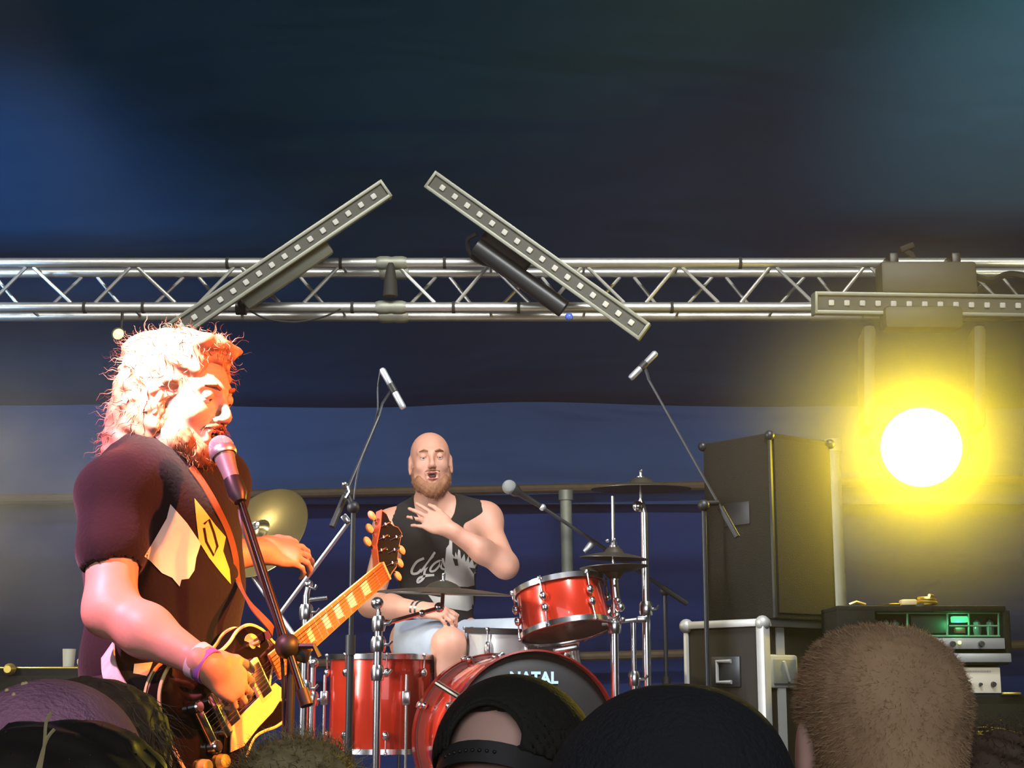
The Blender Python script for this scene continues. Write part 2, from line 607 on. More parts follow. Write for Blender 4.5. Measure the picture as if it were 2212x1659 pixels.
        V = s.lo + s.vox * (idx + acc / num[:, None])
        quads = []
        for ax in range(3):
            a = [slice(None)] * 3
            b = [slice(None)] * 3
            a[ax] = slice(0, -1)
            b[ax] = slice(1, None)
            ia, ib = ins[tuple(a)], ins[tuple(b)]
            ch = np.argwhere(ia != ib)
            o1, o2 = [(1, 2), (2, 0), (0, 1)][ax]
            ok = (ch[:, o1] > 0) & (ch[:, o2] > 0) & (ch[:, o1] < D.shape[o1] - 1) & (ch[:, o2] < D.shape[o2] - 1)
            ch = ch[ok]
            flip = ia[tuple(ch.T)]
            q = []
            for (p1, p2) in ((0, 0), (-1, 0), (-1, -1), (0, -1)):
                e = ch.copy()
                e[:, o1] += p1
                e[:, o2] += p2
                q.append(vid[tuple(e.T)])
            q = np.stack(q, 1)
            q[~flip] = q[~flip][:, ::-1]
            quads.append(q)
        Q = np.concatenate(quads)
        Q = Q[(Q >= 0).all(1)]
        # light relaxation of the grid stepping
        for _ in range(relax):
            S = np.zeros_like(V)
            c2 = np.zeros(len(V))
            for k in range(4):
                i, j = Q[:, k], Q[:, (k + 1) % 4]
                for ax in range(3):
                    S[:, ax] += np.bincount(i, V[j, ax], len(V)) + np.bincount(j, V[i, ax], len(V))
                c2 += np.bincount(i, minlength=len(V)) + np.bincount(j, minlength=len(V))
            c2[c2 == 0] = 1
            V = V * 0.5 + 0.5 * S / c2[:, None]
        org = A(parent['_o']) if parent is not None and '_o' in parent.keys() else A((0, 0, 0))
        me = bpy.data.meshes.new(name)
        me.vertices.add(len(V))
        me.vertices.foreach_set('co', (V - org).astype(np.float32).ravel())
        me.loops.add(len(Q) * 4)
        me.loops.foreach_set('vertex_index', Q.astype(np.int32).ravel())
        me.polygons.add(len(Q))
        me.polygons.foreach_set('loop_start', np.arange(0, len(Q) * 4, 4, dtype=np.int32))
        me.update(calc_edges=True)
        me.validate()
        o = finish(name, me, material, parent, True, auto)
        s.V, s.Q = V, Q
        return o

    def bvh(s):
        return BVHTree.FromPolygons([tuple(v) for v in s.V], [tuple(q) for q in s.Q])


def rot3(right, fwd, up):
    return np.array([nrm(right), nrm(fwd), nrm(up)])


def head_frame(yaw_vec, pitch=0.0, roll=0.0):
    """rows right, forward, up for a head looking along yaw_vec, pitch in degrees up"""
    f = nrm(yaw_vec)
    r = nrm(np.cross(f, A((0, 0, 1))))
    u = np.cross(r, f)
    p = math.radians(pitch)
    f2 = f * math.cos(p) + u * math.sin(p)
    u2 = np.cross(r, f2)
    q = math.radians(roll)
    r3 = r * math.cos(q) + u2 * math.sin(q)
    u3 = np.cross(r3, f2)
    return rot3(r3, f2, u3)


def add_head(B, c, R, s=1.0, mouth=0.0):
    g = lambda x, y, z: A(c) + s * (A((x, y, z)) @ R)
    e = lambda p, r, k, op='add': B.ell(g(*p), A(r) * s, R, k * s, op)
    e((0, -.014, .034), (.075, .096, .082), .02)
    e((0, .030, -.018), (.060, .060, .085), .03)
    e((0, .034, -.080), (.046, .046, .034), .03)
    e((0, .072, -.100), (.020, .016, .016), .025)
    for q in (-1, 1):
        e((q * .038, .058, -.028), (.022, .022, .02), .02)
        e((q * .050, .012, -.070), (.016, .028, .024), .03)
        B.cap(g(q * .012, .084, .024), g(q * .045, .070, .026), .011 * s, .008 * s, .015 * s)
        e((q * .031, .102, .004), (.020, .020, .014), .012, 'sub')
        e((q * .078, -.008, -.008), (.010, .019, .033), .012)
        e((q * .092, -.004, -.004), (.009, .011, .020), .006, 'sub')
        e((q * .078, -.004, -.040), (.007, .010, .010), .008)
        e((q * .011, .099, -.036), (.008, .010, .007), .006)
    B.cap(g(0, .088, .016), g(0, .112, -.026), .007 * s, .0095 * s, .012 * s)
    e((0, .108, -.032), (.0095, .010, .009), .008)
    e((0, .086, -.062), (.026, .014, .014), .012)
    B.cap(g(-.020, .090, -.058), g(.020, .090, -.058), .0055 * s, None, .006 * s)
    B.cap(g(-.018, .088, -.070 - mouth), g(.018, .088, -.070 - mouth), .0065 * s, None, .006 * s)
    if mouth:
        e((0, .098, -.064 - mouth * .5), (.018, .02, .005 + mouth * .6), .004, 'sub')
    return g


def face_parts(g, R, s, parent, mouth=0.0, brow=None, lips=True):
    for q in (-1, 1):
        eye = MB().ball(g(q * .031, .0775, .003), .0120 * s, 16).build('eye', M['eyewhite'], parent)
        MB().ball(g(q * .031, .0850, .002), .0060 * s, 12).build('iris', M['iris'], eye)
        mb = MB()
        mb.path([g(q * .013, .094, .024), g(q * .028, .094, .030), g(q * .046, .080, .026)], [.004 * s, .0045 * s, .002 * s], 6)
        mb.build('eyebrow', brow or M['hair_brown'], parent)
        MB().ball(g(q * .031, .0790, .0082), .0136 * s, 16).build('eyelid', MATS[parent['_skin_name']], parent)
    if lips:
        MB().path([g(-.021, .092, -.060), g(-.008, .0985, -.057), g(0, .098, -.059), g(.008, .0985, -.057), g(.021, .092, -.060)], [.002, .004, .0035, .004, .002], 8).build('upper_lip', M['lip'], parent)
        MB().path([g(-.019, .090, -.070 - mouth), g(0, .098, -.072 - mouth), g(.019, .090, -.070 - mouth)], [.002, .005, .002], 8).build('lower_lip', M['lip'], parent)
        if mouth:
            MB().ball(g(0, .085, -.065 - mouth * .5), .016 * s, 12, (1.0, .45, .3 + mouth * 25), R).build('mouth_opening', M['mouth'], parent)


def hand(B, wrist, palm_dir, back_n, s=1.0, curl=0.4, curls=None, spread=0.12, thumb=(0.6, 0.5), side=1, k=.008):
    """palm + four bent fingers + thumb; palm_dir: wrist to knuckles; back_n: out of the back of the hand; side: +1 thumb towards cross(palm_dir, back_n)"""
    d = nrm(palm_dir)
    n = nrm(A(back_n) - d * np.dot(A(back_n), d))
    t = np.cross(d, n) * side            # toward the thumb
    w0 = A(wrist)
    R = rot3(d, n, np.cross(d, n))
    kn = w0 + d * .088 * s
    B.ell(w0 + d * .048 * s, A((.052, .0165, .041)) * s, R, .02 * s)
    B.cap(w0 - d * .02 * s, w0 + d * .02 * s, .024 * s, .024 * s, .02 * s)
    for i, (off, ln, r) in enumerate(((.030, .078, .0088), (.010, .086, .0090), (-.010, .080, .0086), (-.029, .064, .0078))):
        c = (curls[i] if curls else curl)
        base = kn + t * off * s - d * (0.004 if i in (1, 2) else .012) * s
        dirv = nrm(d + t * (off / .03) * spread)
        B.cap(base - d * .03 * s, base, .011 * s, .0105 * s, k * s)
        p = base
        ang = c * .7
        for seg, fr in enumerate((.45, .30, .25)):
            dd = dirv * math.cos(ang) - n * math.sin(ang)
            q = p + dd * ln * fr * s
            B.cap(p, q, (r - .0006 * seg) * s, (r - .0006 * (seg + 1)) * s, k * .5 * s)
            p = q
            ang += c
    a0 = w0 + d * .022 * s + t * .028 * s
    a1 = a0 + (d * thumb[0] + t * thumb[1]) / np.hypot(*thumb) * .040 * s - n * .008 * s
    a2 = a1 + nrm(d * (thumb[0] + .3) + t * (thumb[1] - .15) - n * .35) * .032 * s
    a3 = a2 + nrm(d * (thumb[0] + .5) + t * (thumb[1] - .35) - n * .5) * .024 * s
    B.cap(w0 + d * .02 * s + t * .01 * s, a0, .018 * s, .015 * s, .015 * s)
    B.cap(a0, a1, .0145 * s, .0115 * s, .01 * s)
    B.cap(a1, a2, .0112 * s, .0100 * s, k * .5 * s)
    B.cap(a2, a3, .0100 * s, .0085 * s, k * .5 * s)


def wrinkle(amp, f=18.0, ph=0.0, tilt=0.6):
    def fn(X, Y, Z):
        a = np.sin(f * (Z + tilt * X) + 2.0 * np.sin(9 * X + ph) + 1.5 * np.sin(7 * Y + 1 + ph))
        b = np.sin(f * 1.7 * (Z - .5 * X + .3 * Y) + 1.7 * np.sin(13 * Y + ph))
        return amp * (.65 * a + .35 * b)
    return fn


def decal(bvh, poly, origin_Y, material, name, parent, lift=0.0022, cell=6.0):
    """flat print laid on a garment: polygon outline in photograph pixels dropped onto the cloth"""
    from mathutils.geometry import tessellate_polygon
    pts = [Vector((p[0], p[1], 0)) for p in poly]
    tris = tessellate_polygon([pts])
    bm = bmesh.new()
    vs_ = [bm.verts.new(p) for p in pts]
    for t in tris:
        try:
            bm.faces.new([vs_[i] for i in t])
        except ValueError:
            pass
    for _ in range(7):
        long = [e for e in bm.edges if e.calc_length() > cell]
        if not long:
            break
        bmesh.ops.subdivide_edges(bm, edges=long, cuts=1)
        bmesh.ops.triangulate(bm, faces=bm.faces[:])
    org = A(parent['_o']) if '_o' in parent.keys() else A((0, 0, 0))
    ok = True
    dead = []
    for v in bm.verts:
        o = P(v.co.x, v.co.y, origin_Y)
        d = nrm(o - CAM)
        hit, nn, _, _ = bvh.ray_cast(Vector(o), Vector(d), 1.5)
        if hit is None:
            dead.append(v)
            continue
        v.co = hit - Vector(d) * lift - Vector(org)
    bmesh.ops.delete(bm, geom=dead, context='VERTS')
    me = bpy.data.meshes.new(name)
    bm.to_mesh(me)
    bm.free()
    return finish(name, me, material, parent, True, None)


def ribbon(pts, wd):
    """2-D stroke outline"""
    pts = [A(p) for p in pts]
    L, Rr = [], []
    for i, p in enumerate(pts):
        d = nrm(pts[min(i + 1, len(pts) - 1)] - pts[max(i - 1, 0)])
        n = A((-d[1], d[0])) * wd / 2
        L.append(tuple(p + n))
        Rr.append(tuple(p - n))
    return L + Rr[::-1]


def spline(pts, n=8):
    pts = [A(p) for p in pts]
    out = []
    for i in range(len(pts) - 1):
        p0, p1, p2, p3 = pts[max(i - 1, 0)], pts[i], pts[i + 1], pts[min(i + 2, len(pts) - 1)]
        for j in range(n):
            t = j / n
            out.append(.5 * ((2 * p1) + (-p0 + p2) * t + (2 * p0 - 5 * p1 + 4 * p2 - p3) * t * t + (-p0 + 3 * p1 - 3 * p2 + p3) * t ** 3))
    out.append(pts[-1])
    return out

# ================================================================== THE SETTING
YB = 8.2
z_eave = P(0, 885, YB)[2]
z_rail = P(1106, 1070, YB)[2]
STAGE_Z, RISER_Z = 0.80, 1.27

o = MB().box((0, 2.1, -0.05), (9.0, 12.6, 0.1)).build('floor', M['ground'], smooth=False)
tag(o, 'dark trampled ground inside the tent', kind='structure')


def sheet(name, fn, nu, nv, material, thick=0.02):
    """a slack cloth panel: fn(u,v)->point"""
    v, f = [], []
    for j in range(nv + 1):
        for i in range(nu + 1):
            v.append(tuple(fn(i / nu, j / nv)))
    for j in range(nv):
        for i in range(nu):
            a = j * (nu + 1) + i
            f.append((a, a + 1, a + nu + 2, a + nu + 1))
    mb = MB()
    mb.add(v, f)
    o = mb.build(name, material, None, True, None)
    m = o.modifiers.new('thickness', 'SOLIDIFY')
    m.thickness = thick
    m.offset = 0
    return o


def nzs(a, b, s):
    return math.sin(a * 1.7 + s) * .5 + math.sin(a * 3.1 + b * 2.3 + 2 * s) * .3 + math.sin(b * 5.1 - a * 1.3 + s * 3) * .2


def band_fn(u, v):
    x = -4.4 + 8.8 * u
    z = z_rail - .05 + (z_eave + .12 - z_rail) * v
    return (x, YB - .02 + .035 * nzs(x * 1.5, z * 3 + x * .8, 1.0) * math.sin(math.pi * min(1, v + .05)), z)


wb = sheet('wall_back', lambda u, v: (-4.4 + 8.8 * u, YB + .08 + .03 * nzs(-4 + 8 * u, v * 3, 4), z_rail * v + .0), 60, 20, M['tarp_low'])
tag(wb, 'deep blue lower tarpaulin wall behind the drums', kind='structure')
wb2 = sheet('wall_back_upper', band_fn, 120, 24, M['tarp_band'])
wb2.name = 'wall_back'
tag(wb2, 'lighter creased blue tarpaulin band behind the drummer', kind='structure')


def roof_fn(u, v):
    x = -4.4 + 8.8 * u
    prof = [(8.26, z_eave - .02), (5.2, z_eave + 1.62), (1.0, z_eave + 2.7), (-3.2, z_eave + 1.3)]
    t = v * 3
    i = min(2, int(t))
    t -= i
    y = prof[i][0] + (prof[i + 1][0] - prof[i][0]) * t
    z = prof[i][1] + (prof[i + 1][1] - prof[i][1]) * t
    return (x, y, z + .03 * nzs(x * 1.1, y, 7))


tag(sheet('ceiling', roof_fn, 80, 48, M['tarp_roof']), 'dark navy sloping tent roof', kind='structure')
for nm, sx in (('wall_left', -1), ('wall_right', 1)):
    def side_fn(u, v, sx=sx):
        y = -3.2 + 11.5 * u
        prof = [(-3.2, z_eave + 1.3), (1.0, z_eave + 2.7), (5.2, z_eave + 1.62), (8.3, z_eave)]
        h = np.interp(y, [p[0] for p in prof], [p[1] for p in prof])
        return (sx * 4.4 + .03 * nzs(y, v * 3, 3), y, h * v)
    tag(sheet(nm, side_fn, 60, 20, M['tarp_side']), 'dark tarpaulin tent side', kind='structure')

# rails and poles of the tent frame
for i, (a, b, lab) in enumerate(((P(-700, 1092, 8.08), P(2900, 1022, 8.08), 'brown horizontal rail below the creased blue tarpaulin band'),
                                 (P(-700, 1470, 8.08), P(2900, 1375, 8.08), 'lower olive horizontal rail of the tent frame'))):
    o = MB().tube(a, b, .024, n=10).build('trim_%d' % (i + 1), M['wood_pole'])
    tag(o, lab, kind='structure')


def tent_pole(px, yt, label, Y=8.0, r=.035, lean=0.0, z0=0.0):
    t = P(px, yt, Y)
    b = A((t[0] + lean, Y, z0))
    root = thing('tent_pole', b, label, 'pole')
    MB().tube(b, t, r, n=16).build('shaft', M['pole_grey'], root)
    MB().box(b + A((0, 0, .01)), (.16, .16, .02), bev=.004).build('foot_plate', M['alu_dull'], root, auto=30)
    MB().tube(t - A((0, 0, .03)), t + A((0, 0, .02)), r * 1.25, n=16).build('top_collar', M['alu_dull'], root)


tent_pole(1222, 1068, 'pale grey tent pole rising behind the small red tom', r=.030, lean=.04)
tent_pole(1800, 960, 'grey tent pole just behind the edge of the tall black speaker', Y=6.3, r=.028, z0=.80)

# ------------------------------------------------------------------ stage and riser
st = thing('stage', (0, 5.2, 0), 'black plywood stage platform under the band', 'stage')
MB().box((0, 5.25, .78), (7.4, 5.4, .04)).build('deck', M['wood_floor'], st, False)
for k in range(6):
    MB().box((-3.1 + k * 1.24, 2.57, .38), (1.22, .03, .76)).build('skirt_panel', M['black_matt'], st, False)
for x in (-3.5, -1.2, 1.2, 3.5):
    for y in (2.8, 5.2, 7.7):
        MB().tube((x, y, 0), (x, y, .76), .03).build('leg', M['alu_dull'], st)
rs = thing('drum_riser', (-.19, 6.0, .8), 'black riser platform carrying the drum kit', 'platform')
MB().box((-.19, 5.92, RISER_Z - .02), (1.56, 2.76, .04)).build('deck', M['wood_floor'], rs, False)
for (c, s3) in (((-.19, 4.56, 1.02), (1.54, .02, .43)), ((-.96, 5.92, 1.02), (.02, 2.70, .43)), ((.58, 5.92, 1.02), (.02, 2.70, .43)), ((-.19, 7.28, 1.02), (1.54, .02, .43))):
    MB().box(c, s3).build('side_panel', M['black_matt'], rs, False)

# ------------------------------------------------------------------ lighting truss
TY, TD = 6.0, .15
zt, zb = P(1106, 568, TY)[2], P(1106, 664, TY)[2]
X0, X1 = -3.0, 3.0
tr = thing('lighting_truss', (0, TY, zb), 'long silver box truss with crossed braces spanning the stage', 'truss')
for (yy, zz) in ((TY, zt), (TY, zb), (TY + TD, zt), (TY + TD, zb)):
    MB().tube((X0, yy, zz), (X1, yy, zz), .0205, n=16).build('chord', M['alu'], tr)
unit = MB().tube((0, 0, 0), (0, 0, 1), 1.0, n=8, cap=False)
unit_me = unit.build('brace', M['alu'], None)
unit_me_data = unit_me.data
bpy.data.objects.remove(unit_me)


def brace(a, b, r=.0075):
    a, b = A(a), A(b)
    u, v, d = basis(b - a)
    L = np.linalg.norm(b - a)
    piece('brace', unit_me_data, tr, mwf(a, u * r, v * r, d * L))


def xw(px, Y=TY):
    return P(px, 616, Y)[0]


def zig(x0, T, n):
    for i in range(n):
        x = x0 + i * T
        brace((xw(x), TY, zt - .018), (xw(x + .38 * T), TY, zb + .018))
        brace((xw(x + .61 * T), TY, zb + .018), (xw(x + .93 * T), TY, zt - .018))
        brace((xw(x + .02 * T), TY + TD, zb + .018), (xw(x + .37 * T), TY + TD, zt - .018))
        brace((xw(x + .52 * T), TY + TD, zt - .018), (xw(x + .82 * T), TY + TD, zb + .018))
        for zz in (zt, zb):
            brace((xw(x + .97 * T), TY, zz), (xw(x + .97 * T), TY + TD, zz), .006)


zig(70 - 225 * 3, 225, 6)
zig(862, 204, 9)
for px in (845, 1106 - 1650, 1106 + 1650):
    for (yy, zz) in ((TY, zt), (TY, zb), (TY + TD, zt), (TY + TD, zb)):
        x = xw(px)
        MB().lathe((x - .06, yy, zz), (1, 0, 0), [(.0, 0), (.022, 0), (.027, .015), (.027, .045), (.024, .06), (.027, .075), (.027, .105), (.022, .12), (0, .12)], 14).build('coupler', M['alu_dull'], tr)
for px, zz in ((735, zt), (762, zb), (828, zb), (980, zb), (186, zb), (312, zb), (1120, zb), (490, zt), (960, zt), (1450, zb), (1600, zt)):
    x = xw(px)
    MB().tube((x - .006, TY, zz), (x + .006, TY, zz), .0235, n=14).build('tape_band', M['black_matt'], tr)
for sx in (-2.96, 2.96):
    root = thing('truss_tower', (sx, TY + TD / 2, STAGE_Z), 'silver truss tower holding the %s end of the long truss, beside the stage' % ('left' if sx < 0 else 'right'), 'truss')
    for dx in (-.075, .075):
        for dy in (-TD / 2, TD / 2):
            MB().tube((sx + dx, TY + TD / 2 + dy, STAGE_Z), (sx + dx, TY + TD / 2 + dy, zb - .021), .019).build('chord', M['alu'], root)
    for k in range(7):
        z = STAGE_Z + .1 + k * .3
        MB().tube((sx - .075, TY, z), (sx + .075, TY, min(z + .28, zb - .03)), .007, n=6).build('brace', M['alu'], root)
    MB().box((sx, TY + TD / 2, STAGE_Z + .008), (.5, .5, .016)).build('foot_plate', M['alu_dull'], root, False)

# the dark flared cover strapped at the truss joint
x = xw(845)
o = MB().lathe((x, TY - .035, zb + .035), (0, 0, 1), [(.0, 0), (.030, 0), (.026, .06), (.016, .12), (.010, .135), (0, .135)], 14).build('fabric_wrap', M['black_matt'], None)
tag(o, 'dark flared cloth wrap tied at the middle joint of the truss', 'wrap')


# ------------------------------------------------------------------ LED bars
lens_me = None


def led_bar(a, b, Y, label, wd=.078, nled=16, arms=(.38, .62), back_down=.0, up_tilt=.25):
    global lens_me
    pa, pb = P(*a, Y), P(*b, Y)
    ax = nrm(pb - pa)
    out = nrm(A((0, -1, -up_tilt)))
    out = nrm(out - ax * np.dot(out, ax))
    up = np.cross(out, ax)
    if up[2] < 0:
        up = -up
    L = np.linalg.norm(pb - pa)
    c = (pa + pb) / 2
    R = np.array([ax, out, up])
    root = thing('led_bar', c - out * .05, label, 'stage light')
    MB().box(c - out * .04, (L, .07, wd * .92), R, bev=.008).build('housing', M['alu_dull'], root, auto=30)
    MB().box(c - out * .002, (L - .012, .012, wd - .02), R).build('front_panel', M['led_face'], root, False)
    for q in (-1, 1):
        MB().box(c + up * q * (wd / 2 - .007) + out * .002, (L, .022, .014), R, bev=.003).build('edge_rail', M['alu_dull'], root, auto=30)
        MB().box(c + ax * q * (L / 2 + .002) - out * .03, (.012, .085, wd), R, bev=.003).build('end_cap', M['alu_dull'], root, auto=30)
    if lens_me is None:
        ob = MB().box((0, 0, 0), (1, 1, 1), bev=.18).build('lens', M['led_lens'], None, auto=30)
        lens_me = ob.data
        bpy.data.objects.remove(ob)
    for i in range(nled):
        t = (i + .5) / nled - .5
        p = c + ax * t * (L - .05) + out * .006
        piece('lens', lens_me, root, mwf(p, ax * .021, out * .010, up * .021))
    for q in arms:
        m = pa + (pb - pa) * q - out * .075
        tp = A((m[0], TY, zt if m[2] > (zt + zb) / 2 else zb))
        br = MB().path([m, m - out * .02 + A((0, .02, 0)), A((tp[0], TY - .03, tp[2]))], .009, 6)
        br.build('mounting_arm', M['blackmetal'], root)
        MB().tube(tp - A((.02, 0, 0)), tp + A((.02, 0, 0)), .031, n=12).build('clamp', M['blackmetal'], root)
    return root, c, ax, out, up, L


r1, c1, ax1, out1, up1, L1 = led_bar((366, 722), (832, 408), 5.80, 'unlit LED bar sloping up to the right, above the long-haired singer', arms=(.30, .48))
MB().box(c1 - up1 * .058 - out1 * .085 + ax1 * .0, (.40, .05, .055), np.array([ax1, out1, up1]), bev=.012).build('driver_box', M['alu_dull'], r1, auto=30)
r2, c2, ax2, out2, up2, L2 = led_bar((932, 389), (1389, 715), 5.80, 'unlit LED bar sloping down to the right, above the bald drummer', arms=(.55, .85))
mb = MB()
R2 = np.array([ax2, out2, up2])
mb.tube(c2 - up2 * .105 - out2 * .07 - ax2 * .22, c2 - up2 * .105 - out2 * .07 + ax2 * .20, .036, n=18)
mb.build('driver_tube', M['steel_dark'], r2)
MB().box(c2 - up2 * .055 - out2 * .09 - ax2 * .12, (.22, .05, .07), R2, bev=.015).build('yoke_plate', M['black_matt'], r2, auto=30)
o = MB().ball(c2 - up2 * .118 - out2 * .06 + ax2 * .235, .016, 12).build('connector', mat('blue plug', (.06, .12, .5), .4), r2)
o['label'] = 'blue power connector'
led_bar((1764, 654), (2330, 663), 5.80, 'level LED bar mounted above the blazing yellow lamp', wd=.085, arms=(.12, .70), up_tilt=.1)


def cable(pts, r, label, cat='cable', name='cable', material=None):
    o = MB().path(spline(pts, 8), r, 6).build(name, material or M['lead'], None)
    return tag(o, label, cat)


cable([P(540, 672, 5.92), P(580, 690, 5.90), P(640, 696, 5.90), P(700, 684, 5.92), P(735, 668, 5.96)], .0042, 'thin black cable sagging below the truss behind the left LED bar')
cable([P(1030, 505, 5.84), P(1010, 520, 5.88), P(1020, 555, 5.92), P(1060, 572, 5.95), P(1110, 560, 5.90)], .009, 'short black cable loop by the upper clamp of the second LED bar')
cable([P(2105, 596, 5.93), P(2140, 606, 5.92), P(2180, 592, 5.92), P(2240, 598, 5.93), P(2330, 590, 5.93)], .013, 'thick dark cable bundle lying in the truss right of the moving head')

# ------------------------------------------------------------------ moving head lamp with the yellow beam
LY = 5.55
lc = P(1990, 966, LY)
mh = thing('moving_head_lamp', P(1995, 600, 5.9), 'moving head lamp shining a dazzling yellow beam from under the truss', 'stage light')
bc = P(2000, 606, 5.87)
MB().box(bc, (ms(208, 5.87), .11, ms(72, 5.87)), bev=.012).build('base_box', M['olive_dark'], mh, auto=30)
for q in (-1, 1):
    MB().box(bc + A((q * .12, .07, .075)), (.035, .16, .07), bev=.006).build('truss_clamp', M['blackmetal'], mh, auto=30)
MB().box(P(1990, 690, 5.82), (.30, .10, .09), bev=.02).build('yoke_bridge', M['olive_dark'], mh, auto=30)
for q in (-1, 1):
    a = P(1990 + q * 118, 715, 5.82)
    b = P(1990 + q * 118, 935, 5.72)
    d = nrm(b - a)
    MB().box((a + b) / 2, (.05, .12, np.linalg.norm(b - a)), rot3((1, 0, 0), np.cross(d, (1, 0, 0)), d), bev=.018).build('yoke_arm', M['olive_dark'], mh, auto=30)
hd = nrm(CAM - lc)
hb = MB().lathe(lc - hd * .30, hd, [(0, -.02), (.10, 0), (.135, .04), (.150, .12), (.158, .22), (.165, .285), (.160, .292), (.150, .292), (.150, .27), (0, .27)], 36).build('lamp_head', M['olive_dark'], mh)
MB().lathe(lc - hd * .030, hd, [(0, .012), (.06, .010), (.11, .005), (.142, 0)], 36).build('lens', M['lens_yellow'], hb)
for q in (-1, 1):
    MB().tube(lc - hd * .18 + A((q * .14, 0, 0)), lc - hd * .18 + A((q * .19, 0, 0)), .03, n=14).build('pivot', M['blackmetal'], hb)
lamp('SPOT', 'yellow_beam', lc + hd * .03, CAM, 190, (1.0, 0.74, 0.06), size=.10, spot=60, blend=1.0)
lamp('POINT', 'yellow_lens_spill', lc + hd * .06, CAM, 58, (1.0, 0.74, 0.0), size=.03)


def haze_puff(cn, rad, dens, power, label, noisy=0.0):
    hz = MB().ball(cn, rad, 32).build('haze', None, None)
    hm = bpy.data.materials.new('lit haze')
    hm.use_nodes = True
    hn, hl = hm.node_tree.nodes, hm.node_tree.links
    hn.remove(hn['Principled BSDF'])
    sn = hn.new('ShaderNodeVolumeScatter')
    sn.inputs['Anisotropy'].default_value = .2
    geo = hn.new('ShaderNodeNewGeometry')
    dist = hn.new('ShaderNodeVectorMath')
    dist.operation = 'DISTANCE'
    dist.inputs[1].default_value = tuple(cn)
    hl.new(geo.outputs['Position'], dist.inputs[0])
    mr = hn.new('ShaderNodeMapRange')
    mr.inputs['From Min'].default_value = 0.0
    mr.inputs['From Max'].default_value = rad
    mr.inputs['To Min'].default_value = 1.0
    mr.inputs['To Max'].default_value = 0.0
    hl.new(dist.outputs['Value'], mr.inputs['Value'])
    pw = hn.new('ShaderNodeMath')
    pw.operation = 'POWER'
    pw.inputs[1].default_value = power
    hl.new(mr.outputs[0], pw.inputs[0])
    mu = hn.new('ShaderNodeMath')
    mu.operation = 'MULTIPLY'
    mu.inputs[1].default_value = dens
    hl.new(pw.outputs[0], mu.inputs[0])
    out = mu.outputs[0]
    if noisy:
        no = hn.new('ShaderNodeTexNoise')
        no.inputs['Scale'].default_value = 2.6
        no.inputs['Detail'].default_value = 3
        hl.new(geo.outputs['Position'], no.inputs['Vector'])
        m2 = hn.new('ShaderNodeMapRange')
        m2.inputs['From Min'].default_value = .38
        m2.inputs['From Max'].default_value = .68
        m2.inputs['To Min'].default_value = 1 - noisy
        hl.new(no.outputs['Fac'], m2.inputs['Value'])
        m3 = hn.new('ShaderNodeMath')
        m3.operation = 'MULTIPLY'
        hl.new(out, m3.inputs[0])
        hl.new(m2.outputs[0], m3.inputs[1])
        out = m3.outputs[0]
    hl.new(out, sn.inputs['Density'])
    hl.new(sn.outputs[0], hn['Material Output'].inputs['Volume'])
    hz.data.materials.append(hm)
    return tag(hz, label, 'haze', kind='stuff')


haze_puff(lc + hd * .05, .95, 2.0, 2.8, 'puff of haze glowing yellow around the moving head lamp')  # haze ball added to give the lamp its bloom halo
haze_puff(A((-1.85, 5.75, 2.45)), .95, .55, 1.0, 'dim drifting haze behind and left of the singer', .8)

# small bracket lamp clamped above the truss
sp = thing('bracket_clamp', P(1962, 545, 6.0), 'small black clamp sticking up from the truss above the yellow lamp', 'clamp')
MB().path([P(1975, 566, 6.0), P(1968, 550, 6.0), P(1950, 540, 6.0)], .014, 8).build('arm', M['black_matt'], sp)
MB().box(P(1958, 536, 6.0), (.06, .04, .025), rot3((1, 0, .4), (0, 1, 0), (-.4, 0, 1)), bev=.006).build('jaw', M['black_matt'], sp, auto=30)

# small green pin lamp under the truss
gp = P(255, 721, 5.95)
gl = thing('pin_lamp', gp, 'tiny lime-green lamp glowing under the truss left of the singer', 'stage light')
gb = MB().lathe(gp + A((0, .05, 0)), (0, -1, 0), [(0, -.02), (.020, -.02), (.026, 0), (.026, .05), (.022, .05), (.021, .03), (0, .03)], 20).build('housing', M['black'], gl)
MB().lathe(gp + A((0, .012, 0)), (0, -1, 0), [(0, .012), (.012, .01), (.026, .0)], 20).build('lens', M['lens_green'], gb)
MB().path([gp + A((0, .04, .02)), gp + A((0, .05, .06)), A((gp[0], TY, zb))], .006, 6).build('hanger', M['black'], gl)


# ================================================================== BACKLINE ON THE RIGHT
def rbox_from(cx, yt, yb, Y, wl, wr, dl, dr):
    """upright box whose nearest corner stands at px cx; returns (corner, left dir, right dir, z range)"""
    top, bot = P(cx, yt, Y), P(cx, yb, Y)
    return top, bot


def crate(corner_px, ytop, Y, Ll, Lr, zbot, dirs):
    """corner box: nearest vertical edge at corner_px; dirs = (left dir, right dir)"""
    t = P(corner_px, ytop, Y)
    ld, rd = nrm((*dirs[0], 0)), nrm((*dirs[1], 0))
    c = t + ld * Ll / 2 + rd * Lr / 2
    h = t[2] - zbot
    c = A((c[0], c[1], (t[2] + zbot) / 2))
    R = rot3(rd, ld, (0, 0, 1))
    return t, ld, rd, c, h, R


CASE_Y = 5.35
dirs = ((-.66, .75), (.75, .66))
t, ld, rd, cc, hh, Rc = crate(1647, 1338, CASE_Y, .345, .345, STAGE_Z, dirs)
fc = thing('flight_case', (cc[0], cc[1], STAGE_Z), 'tall dark flight case with aluminium edges under the black speaker', 'case')
MB().box(cc, (.345, .345, hh), Rc, bev=.004).build('body', M['plywood_case'], fc, auto=30)
zt_c = t[2]
ec = M['alu_edge']


